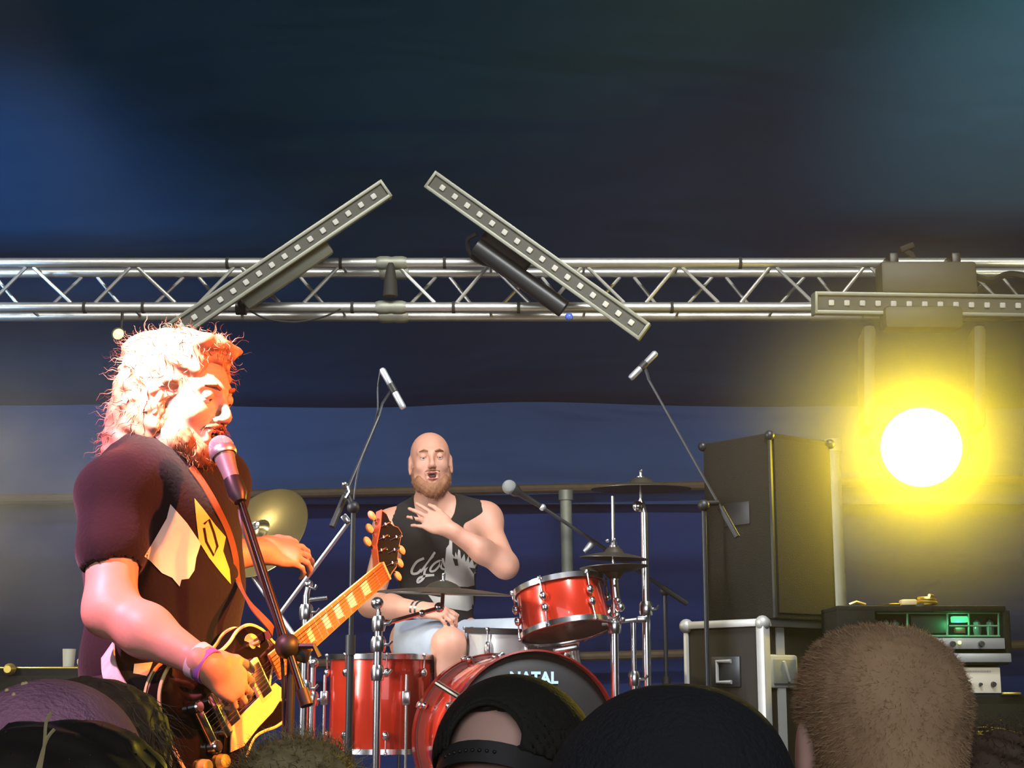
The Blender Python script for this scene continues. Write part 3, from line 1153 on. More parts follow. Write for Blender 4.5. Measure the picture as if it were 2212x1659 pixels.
def edge(a, b, wv, name='edge_profile', par=None, m=None):
    a, b = A(a), A(b)
    d = nrm(b - a)
    L = np.linalg.norm(b - a)
    x = nrm(np.cross(d, A((0, 0, 1)))) if abs(d[2]) < .9 else rd
    y = np.cross(d, x)
    return MB().box((a + b) / 2, (L, wv, wv), np.array([d, x, y]), bev=.003).build(name, m or ec, par or fc, auto=30)


cor = [t, t + ld * .345, t + rd * .345]
for k, p in enumerate(cor):
    wv = (.034, .018, .024)[k]
    edge((p[0], p[1], STAGE_Z), (p[0], p[1], zt_c), wv)
for p, q in ((cor[0], cor[1]), (cor[0], cor[2])):
    edge((p[0], p[1], zt_c - .01), (q[0], q[1], zt_c - .01), .026)
for p in cor:
    MB().ball((p[0], p[1], zt_c - .012), .026, 12).build('corner_ball', ec, fc)
# lid joint strip and butterfly latch on the right face, dish handle on the left face
a = t + rd * .085
MB().box((a[0], a[1], (STAGE_Z + zt_c) / 2 - .01), (.040, .012, hh - .03), np.array([rd, ld, (0, 0, 1)])).build('lid_joint', ec, fc, False)
latch = P(1704, 1450, CASE_Y)
lp = A((t + rd * .095)[:2].tolist() + [latch[2]])
lt = MB().box(lp, (.150, .020, .112), rot3(rd, ld, (0, 0, 1)), bev=.009).build('latch_plate', ec, fc, auto=30)
MB().box(lp - ld * .012, (.118, .008, .082), rot3(rd, ld, (0, 0, 1)), bev=.003).build('latch_dish', M['alu_dull'], lt, auto=30)
MB().box(lp - ld * .018, (.012, .012, .075), rot3(nrm(rd + A((0, 0, .4))), ld, nrm(A((0, 0, 1)) - rd * .4)), bev=.004).build('latch_lever', ec, lt, auto=30)
hp = t + ld * .165
hp = A((hp[0], hp[1], latch[2]))
ht = MB().box(hp, (.13, .012, .105), rot3(ld, rd, (0, 0, 1)), bev=.004).build('handle_plate', M['steel_dark'], fc, auto=30)
MB().path([hp - rd * .01 - ld * .03 + A((0, 0, .035)), hp - rd * .014 + ld * .03 + A((0, 0, .035)), hp - rd * .014 + ld * .03 - A((0, 0, .035)), hp - rd * .01 - ld * .03 - A((0, 0, .035))], .007, 8).build('handle', ec, ht)
for k in range(3):
    zz = STAGE_Z + .12 + .22 * k
    for f0 in (.04, .30):
        p = t + rd * f0
        MB().lathe((p[0], p[1], zz), -ld, [(0, .006), (.005, .006), (.007, 0)], 8).build('rivet', ec, fc)

# speaker cabinet
t2, ld2, rd2, c2b, h2, Rc2 = crate(1662, 934, 5.33, .32, .315, zt_c + .001, ((-.62, .78), (.78, .62)))
spk = thing('speaker_cabinet', (c2b[0], c2b[1], zt_c), 'tall black speaker cabinet standing on the flight case', 'speaker')
MB().box(c2b, (.315, .32, h2), Rc2, bev=.006).build('cabinet', M['tolex'], spk, auto=30)
g = t2 + rd2 * .158
MB().box((g[0], g[1], c2b[2]), (.28, .008, h2 - .04), rot3(rd2, ld2, (0, 0, 1)), bev=.002).build('grille', mat('black grille cloth', (.016, .013, .006), .95, bump=.6, bscale=400), spk, auto=30)
g = t2 + ld2 * .16
hpl = MB().box((g[0], g[1], c2b[2] + .05), (.12, .010, .08), rot3(ld2, rd2, (0, 0, 1)), bev=.003).build('side_handle', M['black'], spk, auto=30)
MB().box((t2[0], t2[1], c2b[2]), (.010, .010, h2 - .01), Rc2).build('corner_strip', M['steel_dark'], spk, False)
for p in (t2, t2 + ld2 * .32, t2 + rd2 * .315):
    MB().ball((p[0], p[1], t2[2] - .01), .018, 10).build('corner_cap', M['steel_dark'], spk)

# amp head with open glowing front
AY = 5.20
ax0, ax1 = P(1808, 1360, AY)[0], P(2176, 1360, AY)[0]
az1, az0 = P(2000, 1308, AY)[2], P(2000, 1436, AY)[2]
am = thing('valve_amplifier', ((ax0 + ax1) / 2, AY + .12, az0), 'black amplifier head with a green glowing chassis window, on top of the ivory one', 'amplifier')
xc, wdt = (ax0 + ax1) / 2, ax1 - ax0
MB().box((xc, AY + .13, az1 - .010), (wdt, .26, .020), bev=.005).build('top_board', M['tolex'], am, auto=30)
MB().box((xc, AY + .13, az0 + .008), (wdt, .26, .016), bev=.005).build('bottom_board', M['tolex'], am, auto=30)
wl0, wl1 = P(1892, 1360, AY)[0], P(2172, 1360, AY)[0]
MB().box(((ax0 + wl0) / 2, AY + .13, (az0 + az1) / 2), (wl0 - ax0, .26, az1 - az0 - .03), bev=.004).build('left_block', M['tolex'], am, auto=30)
MB().box(((ax1 + wl1) / 2 + .006, AY + .13, (az0 + az1) / 2), (ax1 - wl1 + .012, .26, az1 - az0 - .03), bev=.004).build('right_cheek', M['tolex'], am, auto=30)
MB().box((xc + .05, AY + .20, (az0 + az1) / 2), (wdt - .12, .02, az1 - az0 - .03)).build('back_panel', M['black_matt'], am, False)
zc1 = P(2000, 1378, AY)[2]
zc0 = P(2000, 1402, AY)[2]
chs = MB().box(((wl0 + wl1) / 2, AY + .06, (zc0 + zc1) / 2), (wl1 - wl0 - .004, .11, zc1 - zc0), bev=.003).build('control_panel', M['grey_panel'], am, auto=30)
for px in (2058, 2120, 1960, 1930):
    p = P(px, 1391, AY)
    MB().lathe(p, (0, -1, 0), [(0, .014), (.008, .014), (.010, .0)], 14).build('knob', M['knob_dark'], chs)
MB().ball(P(2073, 1388, AY - .005), .006, 10).build('pilot_lamp', M['lens_green'], chs)
zg1 = P(2000, 1322, AY)[2]
fr = mat('green painted chassis rail', (0.12, .34, .16), .5, .2)  # green of the amp's inner glow put into the rail colour
for (xa, ya, xb, yb) in ((1895, 1324, 2160, 1324), (1895, 1374, 2160, 1374), (1960, 1324, 1960, 1374), (2046, 1324, 2046, 1374), (2093, 1324, 2093, 1374), (2050, 1352, 2155, 1352), (2135, 1352, 2135, 1374), (2157, 1324, 2157, 1374)):
    MB().tube(P(xa, ya, AY + .03), P(xb, yb, AY + .03), .0035, n=6).build('chassis_rail', fr, am)
MB().box(P(2072, 1338, AY + .05), (.05, .03, .020), bev=.003).build('glowing_window', M['amp_green'], am, auto=30)
MB().box(P(2073, 1362, AY + .05), (.034, .02, .018), bev=.003).build('transformer', mat('brown transformer', (.16, .07, .04), .6), am, auto=30)
MB().box(P(2003, 1349, AY + .09), (.12, .04, .06), bev=.006).build('transformer', M['olive_dark'], am, auto=30)
for px in (1915, 1935, 2112, 2140):
    MB().lathe(P(px, 1374, AY + .09), (0, 0, 1), [(0, 0), (.011, 0), (.014, .02), (.012, .045), (0, .055)], 14).build('valve', M['tube_glass'], am)
MB().box(P(2112, 1421, AY - .002), (ms(140, AY), .010, ms(19, AY)), bev=.004).build('lower_trim', M['grey_panel'], am, auto=30)
lamp('POINT', 'green_amp_glow', P(2070, 1350, AY + .035), CAM, .35, (0.10, 1.0, 0.40), size=.012)
MB().path([P(1835, 1306, AY + .05), P(1850, 1300, AY + .05), P(1870, 1306, AY + .05)], .005, 6).build('carry_strap', M['gold'], am)
# clutter on top of the amplifier
zc = az1 + .001
o = MB().lathe((P(1932, 1300, AY + .1)[0], AY + .1, zc + .012), (0, 0, 1), [(0, .0), (.03, .0), (.062, .004), (.064, .006), (.03, .006), (.012, .012), (0, .012)], 24).build('brass_dish', M['gold'], None)
o.location.z = -.012
tag(o, 'flat brass dish lying on top of the green-lit amplifier', 'dish')
o = MB().box((P(1966, 1300, AY)[0], AY + .03, zc + .010), (.05, .05, .019), bev=.005).build('tuner_pedal', M['cream'], None, auto=30)
tag(o, 'small ivory pedal on the green-lit amplifier', 'pedal')
px0 = P(2008, 1296, AY)[0]
rg = random.Random(3)
pts = [(px0 + .035 * math.sin(i * 1.3) * (1 - i * .03), AY + .04 + .03 * math.cos(i * 1.3), zc + .006 + i * .0022) for i in range(13)]
tag(MB().path(spline(pts, 5), .0055, 6).build('coiled_cable', M['gold'], None), 'small coil of yellowish cable heaped on the green-lit amplifier', 'cable')

# ivory amp under it
IY = 5.22
ix0, ix1 = P(1900, 1460, IY)[0], P(2162, 1460, IY)[0]
iz1, iz0 = az0 - .001, P(2000, 1500, IY)[2]
iv = thing('ivory_amplifier', ((ix0 + ix1) / 2, IY + .12, iz0), 'second amplifier with an ivory control panel, between the black head and the cabinet', 'amplifier')
MB().box(((ix0 + ix1) / 2, IY + .14, (iz0 + iz1) / 2), (ix1 - ix0, .24, iz1 - iz0 - .004), bev=.004).build('case', M['tolex'], iv, auto=30)
pn = MB().box(((ix0 + ix1) / 2, IY + .012, (P(0, 1443, IY)[2] + P(0, 1496, IY)[2]) / 2), (ix1 - ix0, .02, ms(53, IY)), bev=.003).build('front_panel', M['white_plastic'], iv, auto=30)
for px, rr in ((2075, .007), (2092, .009), (2118, .0055), (2146, .009), (2052, .009), (2030, .009)):
    MB().lathe(P(px, 1478, IY), (0, -1, 0), [(0, .012), (rr * .8, .012), (rr, 0)], 12).build('knob', M['knob_dark'], pn)
mb = MB()
for i in range(14):
    p = P(2083 + i * 4.3, 1450, IY - .0005)
    mb.box(p, (.0038, .0008, .0045 if i % 3 else .006))
mb.build('legend', M['grey_panel'], pn, False)

# cabinet they stand on
kx0, kx1 = P(1860, 1500, 5.2)[0], P(2260, 1500, 5.2)[0]
kt = iz0 - .001
kb = thing('guitar_cabinet', ((kx0 + kx1) / 2, 5.4, STAGE_Z), 'large black guitar cabinet under the two amplifiers', 'speaker')
MB().box(((kx0 + kx1) / 2, 5.40, (kt + STAGE_Z) / 2), (kx1 - kx0, .38, kt - STAGE_Z), bev=.01).build('cabinet', M['tolex'], kb, auto=30)
MB().box(((kx0 + kx1) / 2, 5.205, (kt + STAGE_Z) / 2), (kx1 - kx0 - .06, .012, kt - STAGE_Z - .06), bev=.003).build('grille', MATS['black grille cloth'], kb, auto=30)
for p in ((kx0, kt - .012), (kx1, kt - .012)):
    MB().ball((p[0], 5.22, p[1]), .016, 10).build('corner_cap', M['gold'], kb)
MB().box(P(2185, 1498, 5.2), (.06, .015, .008), bev=.002).build('badge', M['gold'], kb, auto=30)

# ================================================================== BACKLINE ON THE LEFT
QY = 5.3
qx0, qx1 = P(-60, 1440, QY)[0], P(222, 1440, QY)[0]
qt = P(100, 1440, QY)[2]
qb = thing('bass_cabinet', ((qx0 + qx1) / 2, QY + .2, STAGE_Z), 'black backline cabinet behind the singer, with a cup on it', 'speaker')
MB().box(((qx0 + qx1) / 2, QY + .2, (qt + STAGE_Z) / 2), (qx1 - qx0, .4, qt - STAGE_Z), bev=.01).build('cabinet', M['tolex'], qb, auto=30)
MB().box(((qx0 + qx1) / 2, QY - .004, (qt + STAGE_Z) / 2), (qx1 - qx0 - .05, .012, qt - STAGE_Z - .06), bev=.003).build('grille', MATS['black grille cloth'], qb, auto=30)
MB().box(((qx0 + qx1) / 2 + .03, QY + .01, qt - .004), (qx1 - qx0 - .08, .02, .006), bev=.002).build('trim_strip', M['gold'], qb, auto=30)  # gold strip stands in for yellow rim light on the top edge
MB().lathe(P(22, 1446, QY - .01), (0, -1, 0), [(0, .03), (.012, .03), (.02, .01), (.02, 0)], 14).build('corner_cap', M['gold'], qb)
p = P(148, 1437, QY + .08)
mb = MB().lathe((p[0], p[1], qt), (0, 0, 1), [(0, .001), (.018, .001), (.022, .06), (.020, .06), (.017, .006), (0, .006)], 20)
tag(mb.build('drinks_cup', M['cup'], None), 'pale drinks cup standing on the backline cabinet behind the singer', 'cup')
p = P(180, 1436, QY + .04)
tag(MB().lathe((p[0], p[1], qt), (0, 0, 1), [(0, .0), (.014, .0), (.021, .012), (.021, .022), (.013, .033), (0, .033)], 18).build('round_tin', M['cup'], None), 'small rounded tin beside the cup, nearer the singer', 'tin')

# ================================================================== DRUM KIT
def drum(name, label, c, axis, rad, depth, nl, shell, parent_floor=None, hoop=None, heads=('drumhead_white', 'drumhead_clear'), hoop_w=.018, lug_len=.05, group=None, u0=0.0, cat='drum', claw=False, double=False):
    """c = centre of the shell; axis points to the batter/top side"""
    c = A(c)
    u, v, d = basis(axis)
    root = thing(name, c, label, cat, group)
    h = depth / 2
    MB().lathe(c, d, [(rad * .99, -h + .002), (rad, -h + .008), (rad, h - .008), (rad * .99, h - .002)], 64).build('shell', shell, root)
    for q, hm in ((1, heads[0]), (-1, heads[1])):
        hp = MB().lathe(c, d, [(0, q * (h + .003)), (rad * .5, q * (h + .003)), (rad * .97, q * (h + .002)), (rad + .004, q * (h - .006))], 64).build('drumhead', M[hm], root)
        hh_ = hoop or M['chrome']
        MB().lathe(c, d, [(rad + .005, q * (h - .010)), (rad + .011, q * (h - .010)), (rad + .012, q * (h + hoop_w - .010)), (rad + .006, q * (h + hoop_w - .008)), (rad + .004, q * (h + hoop_w - .012)), (rad + .004, q * (h - .004))], 64).build('hoop', hh_, root)
    for i in range(nl):
        t = 2 * math.pi * (i + u0) / nl
        rr = math.cos(t) * u + math.sin(t) * v
        tt = np.cross(d, rr)
        Rl = np.array([tt, rr, d])
        for q in ((1, -1) if (double or depth > .2) else (0,)):
            lc_ = c + rr * (rad + .010) + d * (q * (h - .055) if q else 0)
            lg = MB().ball(lc_, 1.0, 12, (.013, .012, .016 if q else .03), Rl).build('lug', M['chrome'], root)
            for e in ((q,) if q else (1, -1)):
                a = lc_ + d * e * .01
                b = c + rr * (rad + .014) + d * e * (h + .006)
                MB().tube(a, b, .0028, n=6).build('tension_rod', M['chrome'], lg)
                if claw:
                    MB().box(b - d * e * .004, (.024, .016, .03), Rl, bev=.004).build('claw', M['chrome'], lg, auto=30)
                else:
                    MB().box(b, (.012, .012, .012), Rl, bev=.003).build('rod_head', M['chrome'], lg, auto=30)
    return root, u, v, d


# bass drum, facing slightly to the right of the camera
bf = P(1152, 1601, 5.12)
bax = nrm(A((.30, -.95, 0.0)))
BR, BD = .275, .42
bcen = bf - bax * BD / 2
hoop_black = mat('red edged bass hoop', (.18, .012, .008), .25, .2, coat=.8)
bd, bu, bv, bdn = drum('bass_drum', 'large red bass drum with a black front head reading NATAL', bcen, bax, BR, BD, 8, M['drum_red'], hoop=hoop_black, heads=('drumhead_black', 'drumhead_white'), hoop_w=.035, u0=.5, claw=True)
# logo lettering on the front head
txt = bpy.data.curves.new('logo', 'FONT')
txt.body = 'NATAL'
txt.size = .050
txt.align_x = 'CENTER'
txt.align_y = 'CENTER'
txt.extrude = .0006
txt.offset = .0022
txt.space_character = 1.05
to = bpy.data.objects.new('logo_lettering', txt)
COL.objects.link(to)
dg = bpy.context.evaluated_depsgraph_get()
me = bpy.data.meshes.new_from_object(to.evaluated_get(dg))
bpy.data.objects.remove(to)
xr = nrm(np.cross(A((0, 0, 1)), bax))
zr = A((0, 0, 1))
lo = finish('logo_lettering', me, M['decal_blue'], None, False)
lo.parent = bd
pc = bf + zr * .196 + bax * .006
lo.matrix_basis = Matrix.Translation(-Vector(bd['_o'])) @ mwf(pc, xr * .98, zr, bax)
lo['label'] = 'pale blue NATAL lettering'
# spurs
for q in (-1, 1):
    p = bcen + A((bax[1], -bax[0], 0)) * q * BR * .86 - A((0, 0, .10)) + bax * .08
    e = A((p[0] + (bax[1]) * q * .12, p[1] - bax[0] * q * .12 - .05, RISER_Z + .004))
    MB().tube(p, e, .008).build('spur', M['chrome'], bd)
    MB().ball(e, .012, 8).build('spur_tip', M['black'], bd)
# bright bracket on the shell (photographed blue-lit)
MB().tube(P(944, 1476, 5.10), P(992, 1506, 5.02), .010, n=10).build('shell_bracket', M['chrome'], bd)

# rack tom
tc = P(1216, 1316, 5.34)
tax = nrm(A((-.17, .20, 1.0)))
rt, tu, tv, tdn = drum('rack_tom', 'small red rack tom tilted over the bass drum', tc, tax, .148, .150, 6, M['drum_red'], heads=('drumhead_white', 'drumhead_clear'), u0=.58, double=True)
bdg = MB().lathe(tc + nrm(A((.55, -.83, -.1))) * .1495, nrm(A((.55, -.83, .06))), [(0, .003), (.014, .003), (.016, 0)], 20).build('badge', M['steel_dark'], rt)
# tom bracket to hi-hat side stand
MB().path([tc + A((.14, -.02, -.02)), P(1322, 1318, 5.33), P(1336, 1322, 5.33)], .010, 8).build('mount_arm', M['chrome'], rt)
# tom holder post on the bass drum
MB().tube(P(1247, 1448, 5.40), P(1240, 1398, 5.42), .016).build('holder_post', M['chrome_soft'], bd)
MB().box(P(1222, 1402, 5.30), (.085, .03, .022), rot3((1, 0, .18), (0, 1, 0), (-.18, 0, 1)), bev=.006).build('holder_clamp', M['chrome'], bd, auto=30)

# snare with pale shell behind the bass drum
sc_ = P(1112, 1404, 5.70)
sn, *_ = drum('snare_drum', 'pale shelled snare drum on a stand between the bass drum and drummer', sc_, (0.03, -.04, 1), .172, .13, 8, M['drum_white'], hoop=M['black'], heads=('drumhead_white', 'drumhead_white'), u0=.3, double=False)
sf = A((sc_[0], sc_[1], RISER_Z))
ss = thing('snare_stand', sf, 'low tripod stand holding the pale snare drum', 'stand')
MB().tube(sf + A((0, 0, .10)), sc_ - A((0, 0, .12)), .012).build('tube', M['chrome'], ss)
for k in range(3):
    t = 2.1 * k + .5
    e = A((math.cos(t), math.sin(t), 0))
    MB().path([sc_ - A((0, 0, .12)), sc_ + e * .15 - A((0, 0, .10)), sc_ + e * .178 - A((0, 0, .07))], .006, 6).build('basket_arm', M['chrome'], ss)
    MB().tube(sf + A((0, 0, .14)), sf + e * .20 + A((0, 0, .006)), .007).build('leg', M['chrome'], ss)

# floor tom
fcx = P(823, 1520, 5.72)
ft, *_ = drum('floor_tom', 'deep red orange floor tom at the foot of the dark mic stand', fcx, (0, 0, 1), .183, .325, 8, M['drum_red'], heads=('drumhead_white', 'drumhead_clear'), u0=.22)
for k in range(3):
    t = math.radians((195, 300, 75)[k])
    e = A((math.cos(t), math.sin(t), 0)) * .203
    p = fcx + e
    MB().tube((p[0], p[1], RISER_Z + .015), (p[0], p[1], fcx[2] + .10), .006).build('leg', M['chrome'], ft)
    MB().box((p[0], p[1], fcx[2] + .02), (.028, .028, .05), bev=.006).build('leg_bracket', M['chrome'], ft, auto=30)
    MB().ball((p[0], p[1], RISER_Z + .012), .012, 8).build('rubber_foot', M['black'], ft)


def cymbal(name, label, c, axis, rad, material, bell=.2, group=None):
    c = A(c)
    root = thing(name, c, label, 'cymbal', group)
    pr = [(0, .042), (rad * bell * .4, .040), (rad * bell * .8, .031), (rad * bell, .021), (rad * bell * 1.1, .018)]
    for k in range(1, 49):
        q = bell * 1.1 + (1 - bell * 1.1) * k / 48
        pr.append((rad * q, .018 * (1 - ((q - bell) / (1 - bell)) ** 1.35) + (.0005 if k % 2 else 0)))
    pr += [(rad, -.002), (rad * .95, -.001)] + [(r_, h_ - .0035) for (r_, h_) in pr[::-1][1::2]]
    MB().lathe(c, axis, pr, 64).build('plate', material, root)
    u, v, d = basis(axis)
    MB().lathe(c, d, [(0, .060), (.006, .060), (.006, .044), (.016, .043), (.016, .036), (0, .036)], 12).build('wing_nut', M['chrome'], root)
    for q in (-1, 1):
        MB().ball(c + d * .062 + u * q * .010, .006, 8).build('nut_wing', M['chrome'], root)
    return root


def tripod(root, base, z, r=.011, spread=.24, material=None, h=.20, rot=.4, nleg=3):
    m = material or M['chrome']
    for k in range(nleg):
        t = rot + k * 2 * math.pi / nleg
        e = A((math.cos(t) * spread, math.sin(t) * spread, 0))
        a = A((base[0], base[1], z + h))
        b = A((base[0], base[1], z)) + e + A((0, 0, .012))
        lg = MB().tube(a, b, r * .62, n=8).build('leg', m, root)
        MB().ball(b, .012, 8).build('rubber_foot', M['black'], lg)
    MB().tube((base[0], base[1], z + h - .02), (base[0], base[1], z + h + .03), r * 1.6, n=12).build('leg_collar', m, root)


def stand(name, label, cat, top, z, sections, material=None, rot=.4, spread=.24, collars=(), group=None, tripod_h=.2, wing=True):
    """vertical stand: top point, floor z, sections = list of (fraction from top, radius)"""
    m = material or M['chrome']
    top = A(top)
    root = thing(name, (top[0], top[1], z), label, cat, group)
    H = top[2] - z - .05
    zs = [top[2] - f * H for f, r in sections] + [z + .05]
    for i, (f, r) in enumerate(sections):
        MB().tube((top[0], top[1], zs[i]), (top[0], top[1], zs[i + 1] - (.02 if i + 1 < len(sections) else 0)), r, n=14).build('tube', m, root)
        if i:
            cl = MB().lathe((top[0], top[1], zs[i] - .022), (0, 0, 1), [(0, 0), (r * 1.5, 0), (r * 1.7, .012), (r * 1.7, .036), (r * 1.3, .048), (0, .048)], 14).build('collar', m, root)
            if wing:
                MB().path([(top[0], top[1], zs[i]), (top[0] + .035, top[1] - .01, zs[i]), (top[0] + .045, top[1] - .01, zs[i] + .012)], .005, 6).build('wing_screw', m, cl)
    tripod(root, top, z, sections[-1][1], spread, m, tripod_h, rot)
    return root


def joint(p, r, par, m=None, name='tilter'):
    return MB().ball(p, r, 12).build(name, m or M['chrome'], par)


# --- left crash with its hidden stand
cc_ = P(566, 1150, 5.55)
cdir = nrm(A((-.42, -.78, .46)))
cymbal('crash_cymbal', 'bronze crash cymbal tilted to the front behind the singer\'s microphone stand', cc_, cdir, .185, M['cymbal'])
cs = stand('crash_stand', 'chrome boom stand holding the tilted bronze crash cymbal behind the singer', 'stand', P(676, 1432, 5.45), RISER_Z, [(0, .010), (.25, .013)], rot=1.3, spread=.20)
pb_ = P(676, 1432, 5.45)
MB().tube(pb_, P(540, 1236, 5.55), .0085).build('boom_arm', M['chrome_soft'], cs)
MB().tube(P(540, 1236, 5.55), cc_ - cdir * .0, .007).build('cymbal_rod', M['chrome'], cs)
joint(pb_, .02, cs)
joint(P(540, 1236, 5.55), .016, cs)

# --- chrome stand by the guitar neck with silver boom
t_ = P(662, 1285, 5.02)
c2s = stand('boom_stand', 'bright chrome boom stand rising behind the guitar neck', 'stand', t_, RISER_Z, [(0, .011), (.08, .013), (.42, .0145)], rot=.9, spread=.16)
MB().tube(P(605, 1326, 5.10), P(750, 1132, 4.95), .0068).build('boom_arm', M['chrome_soft'], c2s)
jt = joint(P(667, 1262, 5.02), .014, c2s)
MB().tube(P(667, 1262, 5.02), t_, .009).build('tilter_post', M['chrome'], c2s)
MB().path([P(667, 1268, 5.0), P(680, 1272, 5.0), P(684, 1264, 5.0)], .005, 6).build('wing_screw', M['chrome'], c2s)
MB().box(P(748, 1122, 4.95), (.022, .02, .034), rot3((.8, 0, .6), (0, 1, 0), (-.6, 0, .8)), bev=.005).build('arm_clutch', M['chrome'], c2s, auto=30)
MB().tube(P(664, 1296, 5.02), P(706, 1291, 5.02), .007).build('memory_lock', M['chrome'], c2s)

# --- flat ride/crash cymbal in front of the drummer
rc = P(957, 1282, 5.20)
cymbal('ride_cymbal', 'wide dark cymbal seen edge-on in front of the drummer\'s black top', rc, nrm(A((.03, -.05, 1))), .232, M['cymbal_dark'], bell=.24)
t3 = P(818, 1322, 5.02)
rsd = stand('ride_stand', 'white-gleaming chrome stand with a ball end, in front of the floor tom', 'stand', t3, RISER_Z, [(0, .009), (.06, .013), (.16, .0145), (.30, .0125)], rot=-.6, spread=.13, tripod_h=.12)
joint(P(815, 1303, 5.02), .020, rsd, name='counterweight')
MB().tube(P(816, 1306, 5.02), t3, .006).build('arm_tail', M['chrome'], rsd)
MB().tube(P(822, 1350, 5.02), P(955, 1312, 5.18), .0075).build('boom_arm', M['chrome'], rsd)
joint(P(949, 1312, 5.17), .017, rsd)
joint(P(912, 1325, 5.12), .012, rsd, name='arm_clutch')
MB().tube(P(955, 1312, 5.18), P(957, 1276, 5.2), .0065).build('cymbal_rod', M['chrome'], rsd)

# --- hi-hat on the right of the kit
hx = P(1325, 1200, 5.30)
hh1 = stand('hihat_stand', 'chrome hi-hat stand right of the small red tom', 'stand', A((hx[0], hx[1], P(1325, 1072, 5.30)[2])), RISER_Z, [(0, .0055), (.42, .014), (.75, .0125)], rot=.2, spread=.18, wing=False)
MB().lathe(P(1326, 1172, 5.30), (0, 0, 1), [(0, -.015), (.010, -.012), (.011, 0), (.007, .006), (.007, .015), (0, .02)], 12).build('hihat_clutch', M['chrome'], hh1)
MB().lathe(P(1327, 1188, 5.30), (0, 0, 1), [(0, -.01), (.010, -.008), (.010, .008), (0, .01)], 12).build('hihat_clutch', M['chrome'], hh1)
MB().ball(P(1312, 1168, 5.30), .007, 8).build('wing_screw', M['chrome'], hh1)
MB().tube(P(1325, 1243, 5.30), P(1330, 1292, 5.30), .0145).build('upper_sleeve', M['chrome'], hh1)
for k, (py, sg) in enumerate(((1206, 1), (1226, -1))):
    cymbal('hihat_cymbal', ('upper' if k == 0 else 'lower') + ' cymbal of the dark hi-hat pair right of the red tom', P(1326, py, 5.30), nrm(A((.04, -.02, sg))), .115, M['cymbal_dark'], bell=.28, group='hi-hat pair')
for (px, py, rr) in ((1334, 1298, .013), (1340, 1312, .016), (1332, 1330, .013), (1345, 1338, .010), (1318, 1338, .010)):
    joint(P(px, py, 5.28), rr, hh1, name='clamp_knob')
MB().tube(P(1300, 1348, 5.30), P(1392, 1336, 5.30), .008).build('cross_arm', M['chrome'], hh1)
MB().box(P(1386, 1338, 5.29), (.035, .025, .022), bev=.005).build('cross_clamp', M['chrome'], hh1, auto=30)

# --- tall stand with second crash edge-on
tb = P(1392, 1108, 5.45)
hs = stand('tall_cymbal_stand', 'tall white-gleaming chrome stand, tallest right of the drummer', 'stand', tb, RISER_Z, [(0, .0135), (.33, .0145), (.72, .0145)], rot=.75, spread=.17)
joint(P(1378, 1094, 5.43), .020, hs)
MB().tube(P(1392, 1110, 5.45), P(1384, 1080, 5.45), .011).build('tilter_post', M['chrome'], hs)
MB().tube(P(1384, 1080, 5.45), P(1385, 1046, 5.45), .006).build('cymbal_rod', M['chrome'], hs)
cymbal('tall_crash_cymbal', 'dark olive cymbal seen edge-on at the top of the tall chrome stand', P(1385, 1056, 5.45), nrm(A((.0, -.04, 1))), .175, M['cymbal_dark'], bell=.26)
# --- short inner stand
si = P(1368, 1345, 5.32)
stand('tom_stand', 'short chrome stand between the hi-hat and the tall cymbal stand', 'stand', si, RISER_Z, [(0, .009), (.30, .012)], rot=2.2, spread=.13)


# ================================================================== MICROPHONES
def pencil_mic(label, a, b, Y, stand_root=None):
    pa, pb = P(*a, Y), P(*b, Y)
    d = nrm(pb - pa)
    L = np.linalg.norm(pb - pa)
    root = thing('overhead_microphone', (pa + pb) / 2, label, 'microphone')
    MB().lathe(pa, d, [(0, 0), (.009, .0), (.011, .006), (.011, L * .38), (.010, L * .40)], 14).build('capsule', M['chrome_soft'], root)
    MB().lathe(pa, d, [(.0105, L * .40), (.0125, L * .41), (.0125, L * .60), (.0105, L * .61)], 14).build('clip', M['black'], root)
    MB().lathe(pa, d, [(.0100, L * .61), (.0105, L * .62), (.0115, L * .95), (.007, L), (0, L)], 14).build('body', M['chrome_soft'], root)
    return root


def mic_stand(name, label, base_px, Y, z, ptop, tail, tip, r=.009, material=None, boom_r=.006, tail_r=.010):
    m = material or M['steel_dark']
    top = P(*ptop, Y)
    root = thing(name, (top[0], Y, z), label, 'microphone stand')
    MB().tube((top[0], Y, z + .04), (top[0], Y, top[2] - (top[2] - z) * .42), r * 1.25, n=12).build('lower_tube', m, root)
    MB().tube((top[0], Y, top[2] - (top[2] - z) * .42), top, r * .85, n=12).build('upper_tube', m, root)
    MB().tube((top[0], Y, top[2] - (top[2] - z) * .42 - .03), (top[0], Y, top[2] - (top[2] - z) * .42 + .03), r * 1.7, n=12).build('collar', M['black'], root)
    MB().tube(tail, tip, boom_r, n=10).build('boom_arm', m, root)
    d = nrm(A(tip) - A(tail))
    MB().tube(A(tail) - d * .0, A(tail) + d * .11, tail_r, n=10).build('counterweight', M['black'], root)
    joint(top, r * 2.2, root, M['black'], 'pivot')
    tripod(root, top, z, r, .20, m, .22, .9)
    return root


